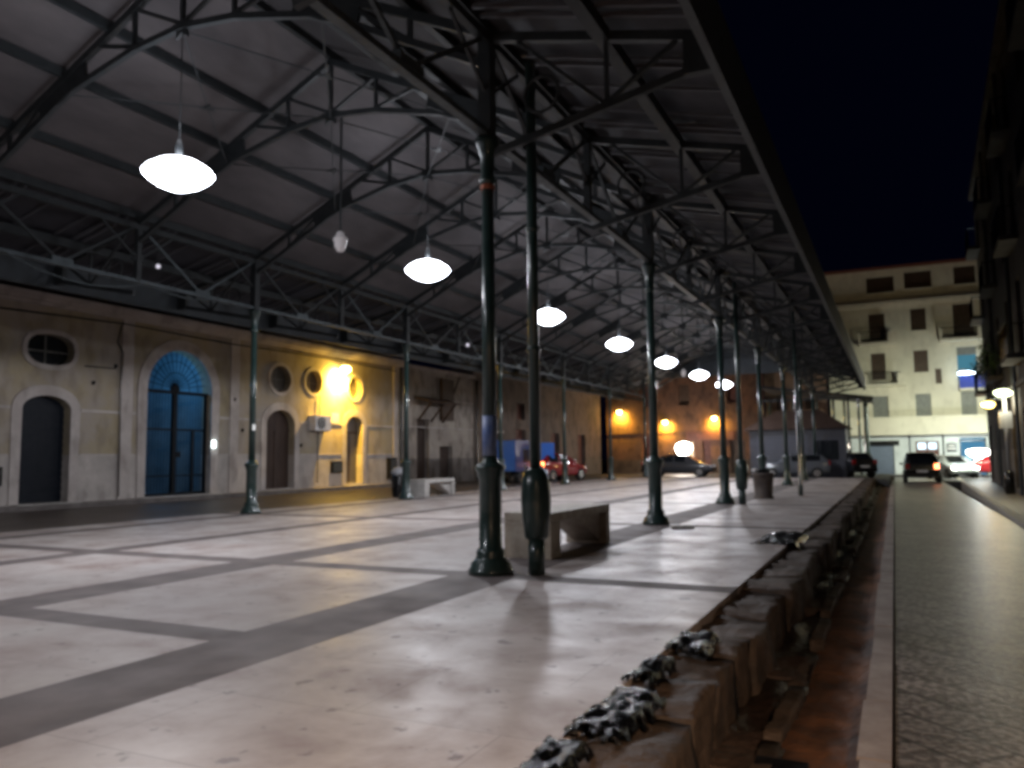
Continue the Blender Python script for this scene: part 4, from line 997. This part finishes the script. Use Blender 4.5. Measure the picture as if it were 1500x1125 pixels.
car('parked_car', 'red car at the left behind the columns, one tail light glowing', (-16.0, 38.6, -.03), R_(75), paint('dark_red_paint', (.25, .01, .012)), 3.8, 1.6, 1.42, lit_tail=True)
# white headlights on the white car side: lit rear lamps of the passing light
t = thing('wheelie_bin', 'dark upright wheeled bin right of the small red car', 'bin', (5.95, 56.5, -.26))
MB().prism([(-.3, -.3, .1), (.3, -.3, .1), (.34, -.36, 1.1), (-.34, -.36, 1.1)], (0, .62, 0)).build('body', black, t, bevel=.02); MB().box((0, 0, 1.14), (.72, .76, .06)).build('lid', black, t)
for x in (-.25, .25): MB().cyl((x-.03, .28, .12), (x+.03, .28, .12), .12, seg=12).build('wheel', tyre, t)
# blue truck
bt = thing('blue_truck', 'small blue box truck parked against the pale stone wall', 'truck', (-16.9, 35.4, -.03), R_(95))
bp_ = paint('blue_truck_paint', (.012, .045, .17), .4); bp2 = mat('bright_blue_panel', (.02, .12, .5), .4)
MB().bb(-1.9, .55, -.85, .85, .55, 2.05).build('cargo_box', bp_, bt, bevel=.03)
MB().prism([(.6, -.8, .5), (1.75, -.8, .5), (1.75, -.8, 1.05), (1.45, -.8, 1.75), (.6, -.8, 1.78)], (0, 1.6, 0)).build('cab', bp_, bt, bevel=.04)
MB().bb(.8, 1.4, -.815, -.802, 1.1, 1.6).build('cab_window', glassd, bt)
MB().prism([(1.775, -.7, 1.1), (1.51, -.7, 1.68), (1.49, -.7, 1.68), (1.755, -.7, 1.1)], (0, 1.4, 0)).build('windscreen', glassd, bt)
MB().bb(-1.95, -1.905, -.8, .8, .6, 2.0).build('rear_door', bp2, bt)
MB().bb(-.9, .3, -.862, -.852, 1.0, 1.6).build('side_panel', black, bt)
for x in (-1.25, 1.15):
    for s in (-1, 1): MB().cyl((x, s*.6, .3), (x, s*.84, .3), .3, seg=18).build('wheel', tyre, bt)
MB().bb(-1.95, 1.7, -.6, .6, .35, .54).build('chassis', black, bt)
t = thing('blue_cabinet', 'bright blue tall cabinet standing right of the nearest downpipe', 'cabinet', (-16.1, 37.3, -.03), R_(60))
MB().bb(-.45, .45, -.35, .35, .25, 1.95).build('body', bp2, t, bevel=.02); MB().bb(-.4, .4, -.372, -.352, .35, 1.85).build('door', bp2, t)
for x in (-.38, .38):
    for y in (-.28, .28): MB().bb(x-.03, x+.03, y-.03, y+.03, 0, .25).build('leg', black, t)

# ------------------------------------------------------------------ world, camera
w = bpy.data.worlds.new('World'); sc.world = w; w.use_nodes = True
nt = w.node_tree; bg = nt.nodes['Background']
bg.inputs[0].default_value = (.12, .2, 1, 1); bg.inputs[1].default_value = .0028
cam = bpy.data.cameras.new('camera'); co = bpy.data.objects.new('camera', cam); COL.objects.link(co); sc.camera = co
M3 = Matrix(((0.9018532772075721, 0.04954243441184588, 0.4291925134278438), (0.43190450408722086, -0.07828269136580879, -0.898515620110022), (-0.010916306112132151, 0.995699436288418, -0.09199710232280553)))
co.matrix_world = Matrix.Translation((0, 0, 1.2)) @ M3.to_4x4()
cam.sensor_width = 36; cam.lens = 1165/1500*36; cam.clip_end = 1000; cam.clip_start = .05
sc.view_settings.view_transform = 'Standard'; sc.view_settings.look = 'None'; sc.view_settings.exposure = 0; sc.view_settings.gamma = 1
sc.render.engine = 'CYCLES'
cy = sc.cycles; cy.max_bounces = 5; cy.diffuse_bounces = 3; cy.glossy_bounces = 3; cy.sample_clamp_indirect = 4; cy.use_denoising = True
cy.caustics_reflective = False; cy.caustics_refractive = False
cy.pixel_filter_type = 'BLACKMAN_HARRIS'; cy.filter_width = 3.8
